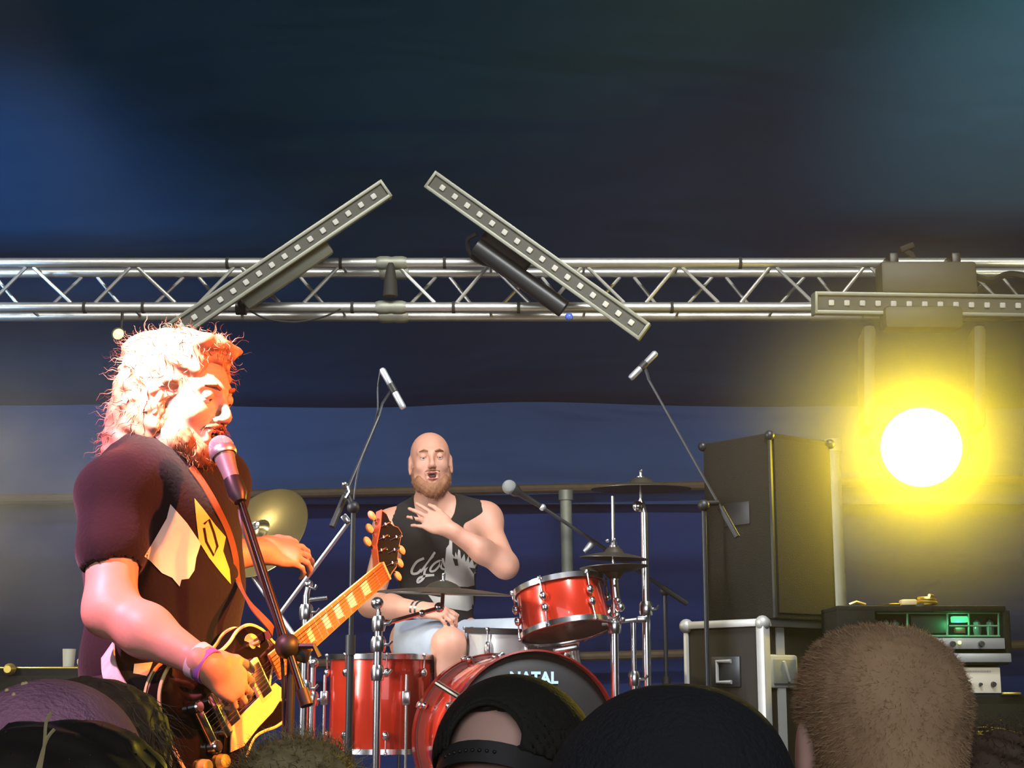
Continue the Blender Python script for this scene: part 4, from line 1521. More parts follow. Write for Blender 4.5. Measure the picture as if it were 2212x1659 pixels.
# left overhead
o1 = mic_stand('microphone_stand', 'dark boom mic stand in front of the floor tom, its arm leaning over the drummer', None, 4.86, RISER_Z, (763, 1096), P(717, 1138, 4.86), P(818, 900, 4.98))
MB().path([P(818, 900, 4.98), P(826, 872, 5.0), P(846, 842, 5.0)], .005, 6).build('gooseneck', M['steel_dark'], o1)
MB().tube(P(763, 1096, 4.86), P(748, 1062, 4.86), .009).build('pivot_post', M['steel_dark'], o1)
joint(P(745, 1046, 4.86), .010, o1, M['chrome'], 'pivot_knob')
MB().path([P(752, 1050, 4.85), P(756, 1062, 4.85), P(748, 1076, 4.85)], .005, 6).build('t_handle', M['chrome'], o1)
pencil_mic('pale overhead microphone hanging up left of the drummer\'s head', (872, 882), (824, 796), 5.0)
cable([P(822, 800, 5.02), P(816, 840, 5.02), P(815, 890, 5.0), P(800, 940, 4.97), P(775, 1010, 4.92), P(764, 1080, 4.9)], .0032, 'thin cable running down the arm of the left overhead microphone')
# right overhead
o2 = mic_stand('microphone_stand', 'faint grey boom mic stand in front of the flight case', None, 5.0, STAGE_Z, (1520, 1092), P(1592, 1160, 5.0), P(1402, 822, 5.12), boom_r=.0045)
MB().tube(P(1520, 1088, 5.0), P(1551, 1086, 5.02), .009).build('boom_clamp', M['black'], o2)
MB().path([P(1402, 822, 5.12), P(1398, 808, 5.12), P(1391, 790, 5.12)], .006, 6).build('gooseneck', M['steel_dark'], o2)
pencil_mic('pale overhead microphone tilted above the tall cymbal, near the tip of the second LED bar', (1361, 818), (1418, 761), 5.12)
# middle mic pointing to the drummer
o3 = mic_stand('microphone_stand', 'thin dark mic stand whose arm slopes up toward the drummer', None, 5.75, RISER_Z, (1436, 1276), P(1484, 1304, 5.75), P(1172, 1096, 5.62), boom_r=.0065)
dm = thing('drum_microphone', P(1100, 1052, 5.58), 'grey ball-headed microphone pointed at the drummer\'s mouth', 'microphone')
pa, pb = P(1100, 1052, 5.58), P(1172, 1096, 5.62)
MB().ball(pa, .026, 16).build('grille_ball', mat('grey mesh', (.28, .29, .28), .5, .5, bump=.6, bscale=600), dm)
MB().lathe(pa, nrm(pb - pa), [(.020, .012), (.021, .030), (.013, .045), (.010, .10), (.009, .135), (0, .135)], 14).build('handle', M['blackmetal'], dm)
joint(P(1172, 1096, 5.62), .013, o3, M['chrome_soft'], 'clip_knob')
MB().lathe(P(1262, 1192, 5.68), nrm(P(1282, 1172, 5.68) - P(1262, 1192, 5.68)), [(0, 0), (.008, 0), (.014, .035), (.008, .048), (0, .048)], 12).build('cable_plug', M['chrome_soft'], o3)

# drum throne
th = P(930, 1400, 6.08)
tz = th[2] - .03
thr = thing('drum_throne', (th[0], th[1], RISER_Z), 'round purple topped throne under the drummer', 'stool')

# ================================================================== PEOPLE
def strands(n, sampler, length, width, material, name, parent, seed=1, curl=0.0, segs=4):
    """many fine hairs in one mesh; sampler(rng)->(root point, direction)"""
    r = np.random.default_rng(seed)
    V, F = [], []
    for i in range(n):
        p, d = sampler(r)
        d = nrm(d)
        side = nrm(np.cross(d, r.normal(size=3)))
        ph = r.uniform(0, 6.28)
        L = length * r.uniform(.6, 1.2)
        u, v, _ = basis(d)
        base = len(V)
        for k in range(segs + 1):
            t = k / segs
            q = p + d * L * t + curl * L * t * (math.cos(ph + 7 * t) * u + math.sin(ph + 7 * t) * v)
            wv = width * (1 - .85 * t)
            V.append(q - side * wv)
            V.append(q + side * wv)
        for k in range(segs):
            a = base + 2 * k
            F.append((a, a + 1, a + 3, a + 2))
    mb = MB()
    mb.v = [tuple(x) for x in V]
    mb.f = F
    o = mb.build(name, material, parent, True, None, fix=False)
    o['kind'] = 'stuff'
    return o


# ------------------------------------------------------------------ THE SINGER
SG = thing('person', (P(345, 1500, 3.22)[0], 3.22, STAGE_Z), 'long-haired bearded singer in a black printed T-shirt playing a guitar at the microphone', 'person')
SG['_skin_name'] = 'fair skin'
up = A((0, 0, 1))
bf_ = nrm(A((.87, -.5, 0)))
br_ = nrm(np.cross(bf_, up))
RB = rot3(br_, bf_, up)
HC = P(398, 862, 3.15)
RH = head_frame((.90, -.44, 0), -9, 0)
S_rsh, S_lsh = P(250, 1060, 3.06), P(448, 1056, 3.34)
S_rel, S_rwr = P(238, 1318, 2.98), P(447, 1438, 2.90)
S_lel, S_lwr = P(430, 1215, 3.44), P(560, 1190, 3.52)
neckb = P(362, 1018, 3.20)
cB, bB, pB = P(345, 1125, 3.21), P(358, 1290, 3.235), P(348, 1450, 3.22)
gz = lambda k, x, f: A(pB) * 0 + k


def singer_torso(B, e=0.0, arms=False):
    B.ell(cB, (.168 + e, .122 + e, .19 + e), RB, .06)
    B.ell(bB, (.148 + e, .146 + e, .17 + e), RB, .06)
    B.ell(pB, (.158 + e, .130 + e, .14 + e), RB, .05)
    B.cap(neckb, S_rsh + A((.02, 0, .0)), .050 + e, .052 + e, .05)
    B.cap(neckb, S_lsh, .058 + e, .062 + e, .05)
    B.cap(S_rsh, cB, .056 + e, .11 + e, .04)
    B.cap(S_lsh, cB, .07 + e, .11 + e, .05)


lo_, hi_ = A((-.98, 2.70, .80)), A((-.36, 3.80, 2.52))
B = Body((-1.02, 2.74, 1.05), (-.36, 3.76, 2.50), .0048)
singer_torso(B)
B.cap(neckb - up * .05, HC - up * .06 * 1.0, .064, .054, .04)
g = add_head(B, HC, RH, 1.03, .006)
B.cap(S_rsh, S_rel, .054, .047, .04)
fm = S_rel + (S_rwr - S_rel) * .38
B.cap(S_rel, fm, .046, .0455, .03)
B.cap(fm, S_rwr, .0455, .0265, .03)
B.cap(S_lsh, S_lel, .052, .042, .04)
B.cap(S_lel, S_lwr, .042, .029, .03)
# thighs inside the jeans keep the body in one piece
hipR, hipL = pB + br_ * .085 - up * .08, pB - br_ * .085 - up * .08
B.cap(hipR, hipR - up * .30, .085, .07, .05)
B.cap(hipL, hipL - up * .30, .085, .07, .05)
hand(B, S_rwr, P(530, 1494, 2.95) - S_rwr, (-.15, -.82, .45), .92, curls=(.55, .62, .68, .75), spread=.10, thumb=(.75, .45), side=-1)
hand(B, S_lwr, (.88, .42, -.04), (-.15, -.80, .55), .98, curls=(.40, .50, .58, .66), spread=.10, thumb=(.7, .5), side=-1)
body = B.mesh('body', M['skin'], SG, 2)
face_parts(g, RH, 1.03, SG, .006, M['hair_ginger'])

# T-shirt
T = Body((-1.02, 2.80, 1.50), (-.36, 3.72, 2.30), .0060)
singer_torso(T, .014)
T.cap(S_rsh, S_rsh + (S_rel - S_rsh) * .50, .066, .069, .02)
T.cap(S_lsh, S_lsh + (S_lel - S_lsh) * .72, .070, .068, .05)
T.noise(wrinkle(.0050, 21, .5))
T.cap(S_rsh + (S_rel - S_rsh) * .62, S_rsh + (S_rel - S_rsh) * .85, .050, .055, 0, 'sub')
T.cap(neckb + up * .015 + bf_ * .012, neckb + up * .14 + bf_ * .05, .066, .085, .01, 'sub')
T.box(pB - up * .26, (.4, .4, .16), None, .01, .0, 'sub')
shirt = T.mesh('tshirt', M['tshirt'], SG, 2)
bv_s = T.bvh()
MB().path(spline([P(400, 1012, 3.05) + A((0, 0, .0)), P(385, 1030, 3.02), P(360, 1022, 3.03)], 4), .001, 4)

# shirt print: pale angular shards and a yellow one
decal(bv_s, [(368, 1089), (404, 1130), (434, 1174), (424, 1205), (420, 1232), (408, 1250), (392, 1252), (388, 1267), (372, 1248), (350, 1238), (325, 1212), (312, 1202), (334, 1165), (360, 1120)], 2.4, M['print_white'], 'pale_print', SG)
decal(bv_s, [(420, 1076), (440, 1100), (466, 1135), (488, 1160), (482, 1190), (496, 1230), (499, 1262), (478, 1238), (452, 1205), (430, 1170), (424, 1120)], 2.4, M['print_yellow'], 'yellow_print', SG)
decal(bv_s, ribbon([(441, 1132), (452, 1122), (462, 1150), (470, 1180), (462, 1200), (446, 1170), (441, 1140)], 5), 2.4, M['tshirt'], 'print_figure', SG, .0035, 4)

# jeans and boots
J = Body((-1.05, 2.80, .80), (-.36, 3.70, 1.80), .0095)
J.ell(pB - up * .02, (.168, .140, .12), RB, .04)
feet = []
for q, hp_ in ((1, hipR), (-1, hipL)):
    kn = hp_ - up * .40 + bf_ * .05 + br_ * q * .03
    an = A((kn[0] - bf_[0] * .06, kn[1] - bf_[1] * .06, STAGE_Z + .10)) + br_ * q * .02
    J.cap(hp_, kn, .100, .070, .05)
    J.cap(kn, an, .068, .052, .04)
    feet.append(an)
J.noise(wrinkle(.004, 20, 2))
J.cut(pB + up * .10, up)
J.mesh('jeans', M['jeans'], SG, 2)
for an in feet:
    K = Body(an - A((.25, .25, .12)), an + A((.25, .25, .1)), .008)
    K.cap(an - up * .03, an - up * .055 + bf_ * .14, .045, .036, .03)
    K.cap(an + up * .03, an - up * .04, .048, .045, .03)
    K.box(an - up * .11, (.3, .3, .02), None, .0, 0, 'sub')
    K.mesh('boot', M['black'], SG, 1)
o = decal(bv_s, [(290, 1434), (330, 1430), (322, 1452), (312, 1470), (286, 1468)], 2.4, M['print_white'], 'hem_print', SG)

# hair: swept back, shoulder length and curly
Hh = Body(HC - .30, HC + .24, .0050)
e = lambda p, r, k=.03, op='add': Hh.ell(g(*p), A(r), RH, k, op)
e((0, -.022, .050), (.092, .112, .092))
e((0, -.085, .010), (.088, .060, .100))
e((0, -.10, -.06), (.085, .055, .075))
e((.045, -.085, -.12), (.045, .045, .055))
e((-.045, -.085, -.12), (.045, .045, .055))
e((.070, -.025, -.030), (.022, .040, .075))
e((-.070, -.025, -.030), (.022, .040, .075))
e((.0, -.120, .095), (.05, .035, .035))
e((.03, .045, .110), (.045, .040, .022), .02)
e((-.03, .045, .108), (.045, .040, .022), .02)
e((0, .105, -.015), (.085, .062, .112), .02, 'sub')
e((0, .020, -.120), (.060, .075, .075), .02, 'sub')
Hh.noise(lambda X, Y, Z: .0045 * (np.sin(95 * X + 3 * np.sin(40 * Z)) * np.sin(80 * Z + 2 * np.sin(50 * Y)) + .6 * np.sin(150 * Z + 60 * X) * np.sin(130 * Y)))
hair = Hh.mesh('hair', M['hair_blond'], SG, 1)
Vh = Hh.V
cen = g(0, -.04, 0)


def hs(r):
    p = Vh[r.integers(len(Vh))]
    n = nrm(p - cen)
    back = -RH[1]
    return p, n * .7 + back * .55 * r.uniform(.2, 1.2) - up * r.uniform(.0, 1.0) + r.normal(size=3) * .35


st_ = strands(1100, hs, .036, .0010, M['hair_blond'], 'loose_curls', hair, 3, .20, 6)
Bd = Body(HC - .25, HC + .2, .0044)
e = lambda p, r, k=.02, op='add': Bd.ell(g(*p), A(r), RH, k, op)
e((0, .062, -.100), (.040, .034, .034))
for q in (-1, 1):
    e((q * .046, .030, -.078), (.018, .042, .032))
    e((q * .060, .002, -.050), (.014, .022, .036))
Bd.cap(g(-.030, .086, -.052), g(-.004, .101, -.047), .005, .007, .006)
Bd.cap(g(.004, .101, -.047), g(.030, .086, -.052), .007, .005, .006)
e((0, .100, -.072), (.022, .026, .012), .008, 'sub')
Bd.noise(lambda X, Y, Z: .0022 * np.sin(260 * X + 100 * Z) * np.sin(240 * Z + 90 * Y))
beard = Bd.mesh('beard', M['hair_ginger'], SG, 1)
Vb = Bd.V
strands(900, lambda r: (Vb[r.integers(len(Vb))], nrm(RH[1] * .3 - up) + r.normal(size=3) * .4), .016, .0007, M['hair_ginger'], 'beard_hairs', beard, 5, .2, 3)

# wristbands, neck cord
wd = nrm(S_rwr - S_rel)
wbp = S_rwr - wd * .018
MB().lathe(wbp, wd, [(.0320, -.008), (.0352, -.008), (.0345, .008), (.0315, .008)], 28).build('wristband', M['wrist_white'], SG)
o = MB().lathe(wbp + wd * .020, wd, [(.0310, -.006), (.0338, -.006), (.0332, .006), (.0305, .006)], 28).build('wristband', M['wrist_purple'], SG)
o['label'] = 'purple wristband'
nk = [neckb + up * .02 + bf_ * .01 + (math.cos(t) * br_ + math.sin(t) * bf_) * .075 - up * (.02 * math.sin(t)) for t in np.linspace(0, 2 * math.pi, 25)[:-1]]
MB().path(nk, .0022, 6, closed=True).build('neck_cord', M['cream'], SG)

# ------------------------------------------------------------------ THE GUITAR
cr, cu, cf = _R, _U, _F


def cv(r_, u_, t_):
    return nrm(cr * r_ + cu * u_ - cf * t_)


GX = nrm(A((0.4425, 0.7468, 0.4965)))
GZ = nrm(A((0.8128, -0.5679, 0.1298)))
GZ = nrm(GZ - GX * np.dot(GX, GZ))
GY = np.cross(GZ, GX)
G0 = P(455, 1550, 3.03)
GS = .88
GU = thing('electric_guitar', G0, 'black single-cutaway electric guitar with cream edging, held by the singer', 'guitar')
Gp = lambda x, y, z: G0 + (GX * x + GY * y + GZ * z) * GS
GR = np.array([GX, GY, GZ])
out = [(-.13, 0), (-.125, .07), (-.095, .125), (-.04, .155), (.02, .150), (.07, .125), (.11, .108), (.15, .110), (.19, .120), (.23, .112), (.262, .080), (.275, .045), (.275, .026), (.215, -.026), (.205, -.045), (.215, -.078), (.238, -.098), (.236, -.116), (.212, -.127), (.17, -.124), (.13, -.112), (.095, -.108), (.055, -.125), (.01, -.152), (-.04, -.157), (-.095, -.125), (-.125, -.07)]
osp = []
N_ = len(out)
for i in range(N_):
    p0, p1, p2, p3 = [A(out[(i + k) % N_]) for k in (-1, 0, 1, 2)]
    for j in range(5):
        t = j / 5
        osp.append(.5 * ((2 * p1) + (-p0 + p2) * t + (2 * p0 - 5 * p1 + 4 * p2 - p3) * t * t + (-p0 + 3 * p1 - 3 * p2 + p3) * t ** 3))
osp = [p * .96 for p in osp]
# carved body: rings from back to belly
mb = MB()
rings = [(0.985, -.050), (1.0, -.046), (1.0, -.004), (.985, 0), (.90, .003), (.70, .009), (.40, .012)]
m_ = len(osp)
ctr = A((.03, 0))
vv_ = []
for (s_, z_) in rings:
    for p in osp:
        q = ctr + (p - ctr) * s_
        vv_.append(Gp(q[0], q[1], z_))
ff_ = []
for j in range(len(rings) - 1):
    for i in range(m_):
        ff_.append((j * m_ + i, j * m_ + (i + 1) % m_, (j + 1) * m_ + (i + 1) % m_, (j + 1) * m_ + i))
vv_.append(Gp(.03, 0, .012))
for i in range(m_):
    ff_.append(((len(rings) - 1) * m_ + i, (len(rings) - 1) * m_ + (i + 1) % m_, len(vv_) - 1))
ff_.append(tuple(range(m_ - 1, -1, -1)))
mb.add(vv_, ff_)
mb.build('body', M['guitar_black'], GU, True, 40)
for z_, rr_ in ((-.002, .0036), (-.047, .0028)):
    MB().path([Gp(p[0], p[1], z_) for p in osp], rr_, 6, closed=True).build('binding', M['cream'], GU)
NS = .700
fb = [(.215, .031), (NS, .0245), (NS, -.0245), (.215, -.031)]
MB().prism([Gp(x, y, .022) for x, y in fb], -GZ * .007).build('fretboard', M['rosewood'], GU, False)
for q in (-1, 1):
    MB().tube(Gp(.215, q * .031, .0185), Gp(NS, q * .0245, .0185), .0018, n=6).build('neck_binding', M['cream'], GU)
mb = MB()
mb.tube(Gp(.235, 0, .001), Gp(NS + .01, 0, .004), .0155, .0135, n=16)
mb.build('neck', M['maple'], GU)
for n_ in (3, 5, 7, 9, 12, 15):
    xa = NS * 2 ** (-(n_ - .90) / 12)
    xb = NS * 2 ** (-(n_ - .10) / 12)
    w_ = .0165
    pts_ = [Gp(xa, w_, .0222), Gp(xb, w_ * .85, .0222), Gp(xb, -w_ * .85, .0222), Gp(xa, -w_, .0222)]
    MB().prism(pts_, GZ * .0008).build('inlay', M['pearl'], GU, False)
mb = MB()
for n_ in range(1, 20):
    x_ = NS * 2 ** (-n_ / 12)
    if x_ > .215:
        hw = .0215 + (.0285 - .0215) * (NS - x_) / (NS - .215)
        mb.tube(Gp(x_, hw, .0225), Gp(x_, -hw, .0225), .0010, n=5)
o = mb.build('frets', M['alu'], GU)
o['kind'] = 'stuff'
MB().box(Gp(NS + .003, 0, .021), (.006, .043, .010), GR, bev=.001).build('nut', M['cream'], GU, auto=30)
# pickguard, pickups, bridge, tailpiece
pg = [(.195, -.030), (.205, -.048), (.190, -.068), (.150, -.078), (.090, -.082), (.030, -.092), (-.010, -.082), (.010, -.055), (.030, -.040), (.060, -.034), (.12, -.031)]
MB().prism([Gp(x, y, .019) for x, y in pg], GZ * .003).build('pickguard', M['cream'], GU, False)
for x_ in (.035, .155):
    pk = MB().box(Gp(x_, 0, .018), (.040, .082, .010), GR, bev=.002).build('pickup_ring', M['cream'], GU, auto=30)
    MB().box(Gp(x_, 0, .0225), (.030, .066, .008), GR, bev=.002).build('pickup', M['chrome'], pk, auto=30)
br0 = MB().box(Gp(0, 0, .024), (.013, .088, .008), GR, bev=.002).build('bridge', M['chrome'], GU, auto=30)
tp_ = MB().box(Gp(-.045, 0, .023), (.017, .100, .013), GR, bev=.005).build('tailpiece', M['chrome'], GU, auto=30)
for q in (-1, 1):
    MB().lathe(Gp(-.045, q * .048, .012), GZ, [(.012, 0), (.012, .018), (.009, .021), (0, .021)], 16).build('stud', M['chrome'], tp_)
    MB().lathe(Gp(0, q * .038, .012), GZ, [(.009, 0), (.009, .012), (0, .013)], 14).build('stud', M['chrome'], br0)
for i in range(6):
    y0, y1 = -.026 + i * .0104, -.0175 + i * .0070
    MB().tube(Gp(-.045, y0, .030), Gp(NS, y1, .0262), 00.0003 + .00006 * i, n=5).build('string', M['chrome'], GU)
for (x_, y_) in ((-.035, -.088), (-.085, -.070), (-.060, -.118), (-.100, -.100)):
    kb_ = MB().lathe(Gp(x_, y_, .004), GZ, [(.0155, 0), (.0150, .004), (.0125, .018), (.010, .020), (0, .020)], 20).build('control_knob', M['gold_knob'], GU)
sw = MB().lathe(Gp(.195, .070, .003), GZ, [(.022, 0), (.022, .0025), (.010, .003), (.006, .006), (0, .007)], 24).build('switch_plate', M['cream'], GU)
MB().tube(Gp(.195, .070, .008), Gp(.200, .072, .026), .0035, n=8).build('switch_tip', M['gold_knob'], sw)
# headstock
hx_ = nrm(GX * .78 - GZ * .22 + GY * .34)
hz_ = nrm(GZ - hx_ * np.dot(GZ, hx_))
hy_ = np.cross(hz_, hx_)
H0 = Gp(NS + .004, 0, .016)
Hp = lambda x, y, z: H0 + hx_ * x + hy_ * y + hz_ * z
hs_ = [(0, .0215), (.02, .028), (.05, .040), (.12, .038), (.165, .042), (.17, .025), (.158, .006), (.158, -.006), (.17, -.025), (.165, -.042), (.12, -.038), (.05, -.040), (.02, -.028), (0, -.0215)]
MB().prism([Hp(x, y, 0) for x, y in hs_], -hz_ * .015).build('headstock', M['maple'], GU, True, 30)
MB().prism([Hp(x * .96 + .003, y * .93, .0012) for x, y in hs_], -hz_ * .001).build('headstock_face', M['guitar_black'], GU, False)
for q in (-1, 1):
    for k in range(3):
        x_ = .045 + k * .043
        tn = MB().lathe(Hp(x_, q * .022, 0), hz_, [(.006, 0), (.006, .004), (.0035, .006), (.0035, .016), (0, .017)], 12).build('tuner_post', M['chrome'], GU)
        MB().tube(Hp(x_, q * .036, -.010), Hp(x_, q * .050, -.010), .003, n=8).build('tuner_shaft', M['chrome'], tn)
        MB().ball(Hp(x_, q * .060, -.010), 1, 12, (.011, .013, .007), np.array([hx_, hy_, hz_])).build('tuner_button', M['cream'], tn)


# strap
def strip(pts, widths, nrmv, thick, name, material, parent):
    pts = spline(pts, 8)
    V, F = [], []
    for i, p in enumerate(pts):
        d = nrm(pts[min(i + 1, len(pts) - 1)] - pts[max(i - 1, 0)])
        n = nrm(A(nrmv) - d * np.dot(A(nrmv), d))
        s_ = np.cross(d, n) * widths / 2
        for a_, b_ in ((-1, -1), (1, -1), (1, 1), (-1, 1)):
            V.append(p + s_ * a_ + n * b_ * thick / 2)
    for i in range(len(pts) - 1):
        for k in range(4):
            F.append((i * 4 + k, i * 4 + (k + 1) % 4, i * 4 + 4 + (k + 1) % 4, i * 4 + 4 + k))
    F += [(3, 2, 1, 0), tuple(len(V) - 4 + k for k in range(4))]
    return MB().add(V, F).build(name, material, parent, True, 30)


def on_shirt(px, py, off=.006):
    o_ = P(px, py, 2.4)
    d_ = nrm(o_ - CAM)
    h_, n_, _, _ = bv_s.ray_cast(Vector(o_), Vector(d_), 2)
    return None if h_ is None else A(h_) - d_ * off


sp_ = []
for (px, py) in ((412, 1008), (442, 1050), (470, 1100), (494, 1152), (508, 1205), (514, 1255)):
    for k in range(20):
        q = on_shirt(px - k * 2, py)
        if q is not None:
            break
    sp_.append(q if q is not None else P(px, py, 3.1))
sp_ += [P(545, 1310, 3.10), P(588, 1362, 3.10), Gp(.262, .06, -.02)]
strip(sp_, .016, (.75, -.6, .1), .003, 'strap_front', M['strap'], GU)
strip([P(224, 1345, 3.16), P(232, 1400, 3.08), P(246, 1470, 2.99), Gp(-.13, .03, -.03)], .036, (-.4, -.9, .1), .004, 'strap_rear', M['strap_pale'], GU)

# ------------------------------------------------------------------ the singer's microphone and stand
vm = thing('vocal_microphone', P(480, 966, 3.02), 'silver ball-headed vocal microphone at the singer\'s mouth', 'microphone')
m0, m1 = P(478, 968, 3.03), P(511, 1062, 3.00)
dm_ = nrm(m1 - m0)
MB().ball(m0, .0255, 20).build('grille_ball', mat('silver mesh', (.55, .54, .54), .45, .6, bump=.6, bscale=700), vm)
MB().lathe(m0, dm_, [(.0255, .004), (.0268, .008), (.0268, .016), (.024, .020)], 20).build('grille_ring', M['chrome_soft'], vm)
MB().lathe(m0, dm_, [(.021, .020), (.0185, .035), (.0165, .05), (.0125, .115), (.0115, .125), (0, .125)], 20).build('handle', mat('grey mic body', (.32, .31, .32), .35, .5), vm)
vsd = thing('microphone_stand', (P(622, 1400, 2.98)[0], 2.98, STAGE_Z), 'boom microphone stand right in front of the singer', 'microphone stand')
tb_ = P(660, 1515, 2.93)
tt_ = P(514, 1066, 3.00)
pv = P(621, 1396, 2.95)
MB().tube(tt_, tb_, .0075, n=12).build('boom_arm', mat('black chrome tube', (.10, .08, .085), .2, .9), vsd)
MB().lathe(P(507, 1050, 3.0), dm_, [(.0135, -.018), (.0175, -.016), (.019, .02), (.012, .036), (0, .036)], 16).build('microphone_clip', M['steel_dark'], vsd)
MB().tube(P(652, 1490, 2.935), tb_ + (tb_ - tt_) * .02, .012, n=12).build('counterweight', M['black'], vsd)
MB().ball(pv, .024, 14).build('boom_clamp', M['black'], vsd)
MB().box(pv + A((.012, .02, -.01)), (.055, .035, .03), rot3((1, 0, -.3), (0, 1, 0), (.3, 0, 1)), bev=.006).build('clamp_body', M['black'], vsd, auto=30)
MB().path([pv, pv + A((.05, -.01, 0)), pv + A((.06, -.01, -.02))], .006, 6).build('t_handle', M['black'], vsd)
MB().tube((pv[0] + .003, 2.985, STAGE_Z + .02), (pv[0] + .003, 2.985, 1.56), .0125, n=14).build('lower_tube', M['steel_dark'], vsd)
MB().tube((pv[0] + .003, 2.985, 1.50), (pv[0] + .003, 2.985, pv[2]), .0085, n=14).build('upper_tube', M['steel_dark'], vsd)
MB().lathe((pv[0] + .003, 2.985, STAGE_Z), (0, 0, 1), [(0, 0), (.12, 0), (.125, .008), (.11, .020), (.02, .028), (0, .028)], 32).build('round_base', M['blackmetal'], vsd)
cbl = [m1 - dm_ * .002, P(516, 1086, 3.01), P(522, 1130, 2.985), P(545, 1200, 2.975), P(572, 1280, 2.965), P(598, 1350, 2.955), P(606, 1400, 2.96), P(612, 1480, 2.98), P(612, 1640, 2.99)]
cbl += [A((cbl[-1][0], 2.97, 1.2)), A((cbl[-1][0], 2.94, STAGE_Z + .04)), A((cbl[-1][0] - .1, 2.8, STAGE_Z + .01))]
cable(cbl, .0036, 'microphone cable following the boom of the singer\'s stand', name='microphone_cable')

# ------------------------------------------------------------------ THE DRUMMER
DR = thing('person', (th[0], 6.0, RISER_Z), 'bald bearded drummer in a black sleeveless top seated behind the red kit', 'person')
DR['_skin_name'] = 'flushed skin'
DH = P(930, 998, 5.96)
RD = head_frame((.10, -1, 0), 2, -3)
D_nb = P(935, 1090, 6.02)
D_rs, D_ls = P(846, 1140, 6.02), P(1046, 1124, 6.02)
D_re, D_rw = P(800, 1306, 5.90), P(915, 1318, 5.72)
D_le, D_lw = P(1092, 1222, 5.86), P(968, 1142, 5.79)
dC, dB, dP = P(942, 1190, 6.04), P(944, 1290, 6.03), P(942, 1372, 6.06)
RT = rot3((-1, 0, 0), (0, -1, 0), (0, 0, 1))
D_rk, D_lk = P(972, 1392, 5.66), P(1215, 1372, 5.74)
hipr, hipl = dP + A((-.09, -.02, -.03)), dP + A((.09, -.02, -.03))


def drummer_torso(B, e=0.0):
    B.ell(dC, (.158 + e, .115 + e, .17 + e), RT, .05)
    B.ell(dB, (.135 + e, .115 + e, .13 + e), RT, .05)
    B.ell(dP, (.155 + e, .125 + e, .10 + e), RT, .05)


B = Body((-.66, 5.40, 1.27), (.42, 6.25, 2.76), .0056)
drummer_torso(B)
B.cap(D_nb, D_rs, .052, .062, .05)
B.cap(D_nb, D_ls, .052, .062, .05)
B.cap(D_rs, dC, .06, .11, .05)
B.cap(D_ls, dC, .06, .11, .05)
B.cap(D_nb - up * .04, DH - up * .06, .062, .056, .03)
g2 = add_head(B, DH, RD, 1.0, .010)
B.cap(D_rs, D_re, .052, .043, .04)
B.cap(D_re, D_re + (D_rw - D_re) * .4, .043, .042, .03)
B.cap(D_re + (D_rw - D_re) * .4, D_rw, .042, .027, .03)
B.cap(D_ls, D_le, .053, .044, .04)
B.cap(D_le, D_le + (D_lw - D_le) * .4, .046, .043, .03)
B.cap(D_le + (D_lw - D_le) * .4, D_lw, .043, .028, .03)
for hp_, kn in ((hipr, D_rk), (hipl, D_lk)):
    B.cap(hp_, kn, .085, .056, .04)
    an = A((kn[0] + (-.02 if kn[0] < 0 else .05), kn[1] + .02, RISER_Z + .09))
    B.cap(kn, an, .055, .036, .03)
    B.cap(an, A((an[0], an[1] - .13, RISER_Z + .035)), .035, .03, .03)
hand(B, D_rw, P(985, 1330, 5.66) - D_rw, (-.1, -.5, .85), 1.0, curl=.75, spread=.05, thumb=(.9, .3), side=-1)
hand(B, D_lw, P(890, 1108, 5.80) - D_lw, (.15, -.95, .15), 1.0, curls=(.10, .12, .18, .25), spread=.18, thumb=(.8, .5), side=1)
B.mesh('body', M['skin_drummer'], DR, 2)
face_parts(g2, RD, 1.0, DR, .010, M['hair_ginger'])
for k in range(4):
    q = D_rw + (P(985, 1330, 5.66) - D_rw) * 0
TK = Body((-.60, 5.80, 1.74), (.40, 6.25, 2.52), .0062)
drummer_torso(TK, .012)
TK.cap(D_nb, D_rs, .064, .070, .04)
TK.cap(D_nb, D_ls, .064, .070, .04)
TK.cap(D_rs, dC, .060, .118, .04)
TK.cap(D_ls, dC, .060, .118, .04)
TK.cap(P(822, 1128, 6.02), P(842, 1215, 5.98), .085, .040, .01, 'sub')
TK.cap(P(1072, 1116, 6.02), P(1060, 1205, 5.98), .085, .040, .01, 'sub')
TK.ell(P(940, 1078, 5.95), (.078, .15, .112), None, .01, 'sub')
TK.noise(wrinkle(.0030, 24, 1.0))
TK.box(dP - up * .17, (.4, .4, .10), None, .01, 0, 'sub')
TK.mesh('tank_top', M['tank'], DR, 2)
bv_t = TK.bvh()
pr = M['print_grey']
# looping script letters
for nm, pts, wd_ in (('script_letter', [(916, 1206), (900, 1214), (890, 1230), (891, 1239), (902, 1238), (910, 1230)], 5.5),
                     ('script_letter', [(908, 1236), (924, 1216), (936, 1198), (942, 1191), (943, 1200), (930, 1214), (918, 1232), (916, 1246), (910, 1254), (902, 1258), (905, 1249), (920, 1244), (938, 1242)], 5.0),
                     ('script_letter', [(950, 1211), (940, 1216), (931, 1226), (930, 1234), (940, 1232), (950, 1220), (953, 1211), (953, 1226), (960, 1230)], 4.5),
                     ('script_letter', [(956, 1206), (962, 1224), (970, 1212), (972, 1204)], 4.5)):
    decal(bv_t, ribbon(spline(pts, 4), wd_), 5.3, pr, nm, DR, .003, 5)
decal(bv_t, [(972, 1152), (977, 1152), (977, 1196), (982, 1204), (984, 1192), (988, 1202), (990, 1186), (994, 1190), (996, 1208), (1003, 1196), (1006, 1214), (1012, 1200), (1014, 1216), (1020, 1206), (1024, 1222), (1030, 1214), (1034, 1240), (1036, 1262), (1010, 1268), (975, 1266), (950, 1262), (960, 1236), (962, 1206), (964, 1184), (970, 1176)], 5.3, pr, 'grey_print', DR, .0026, 6)
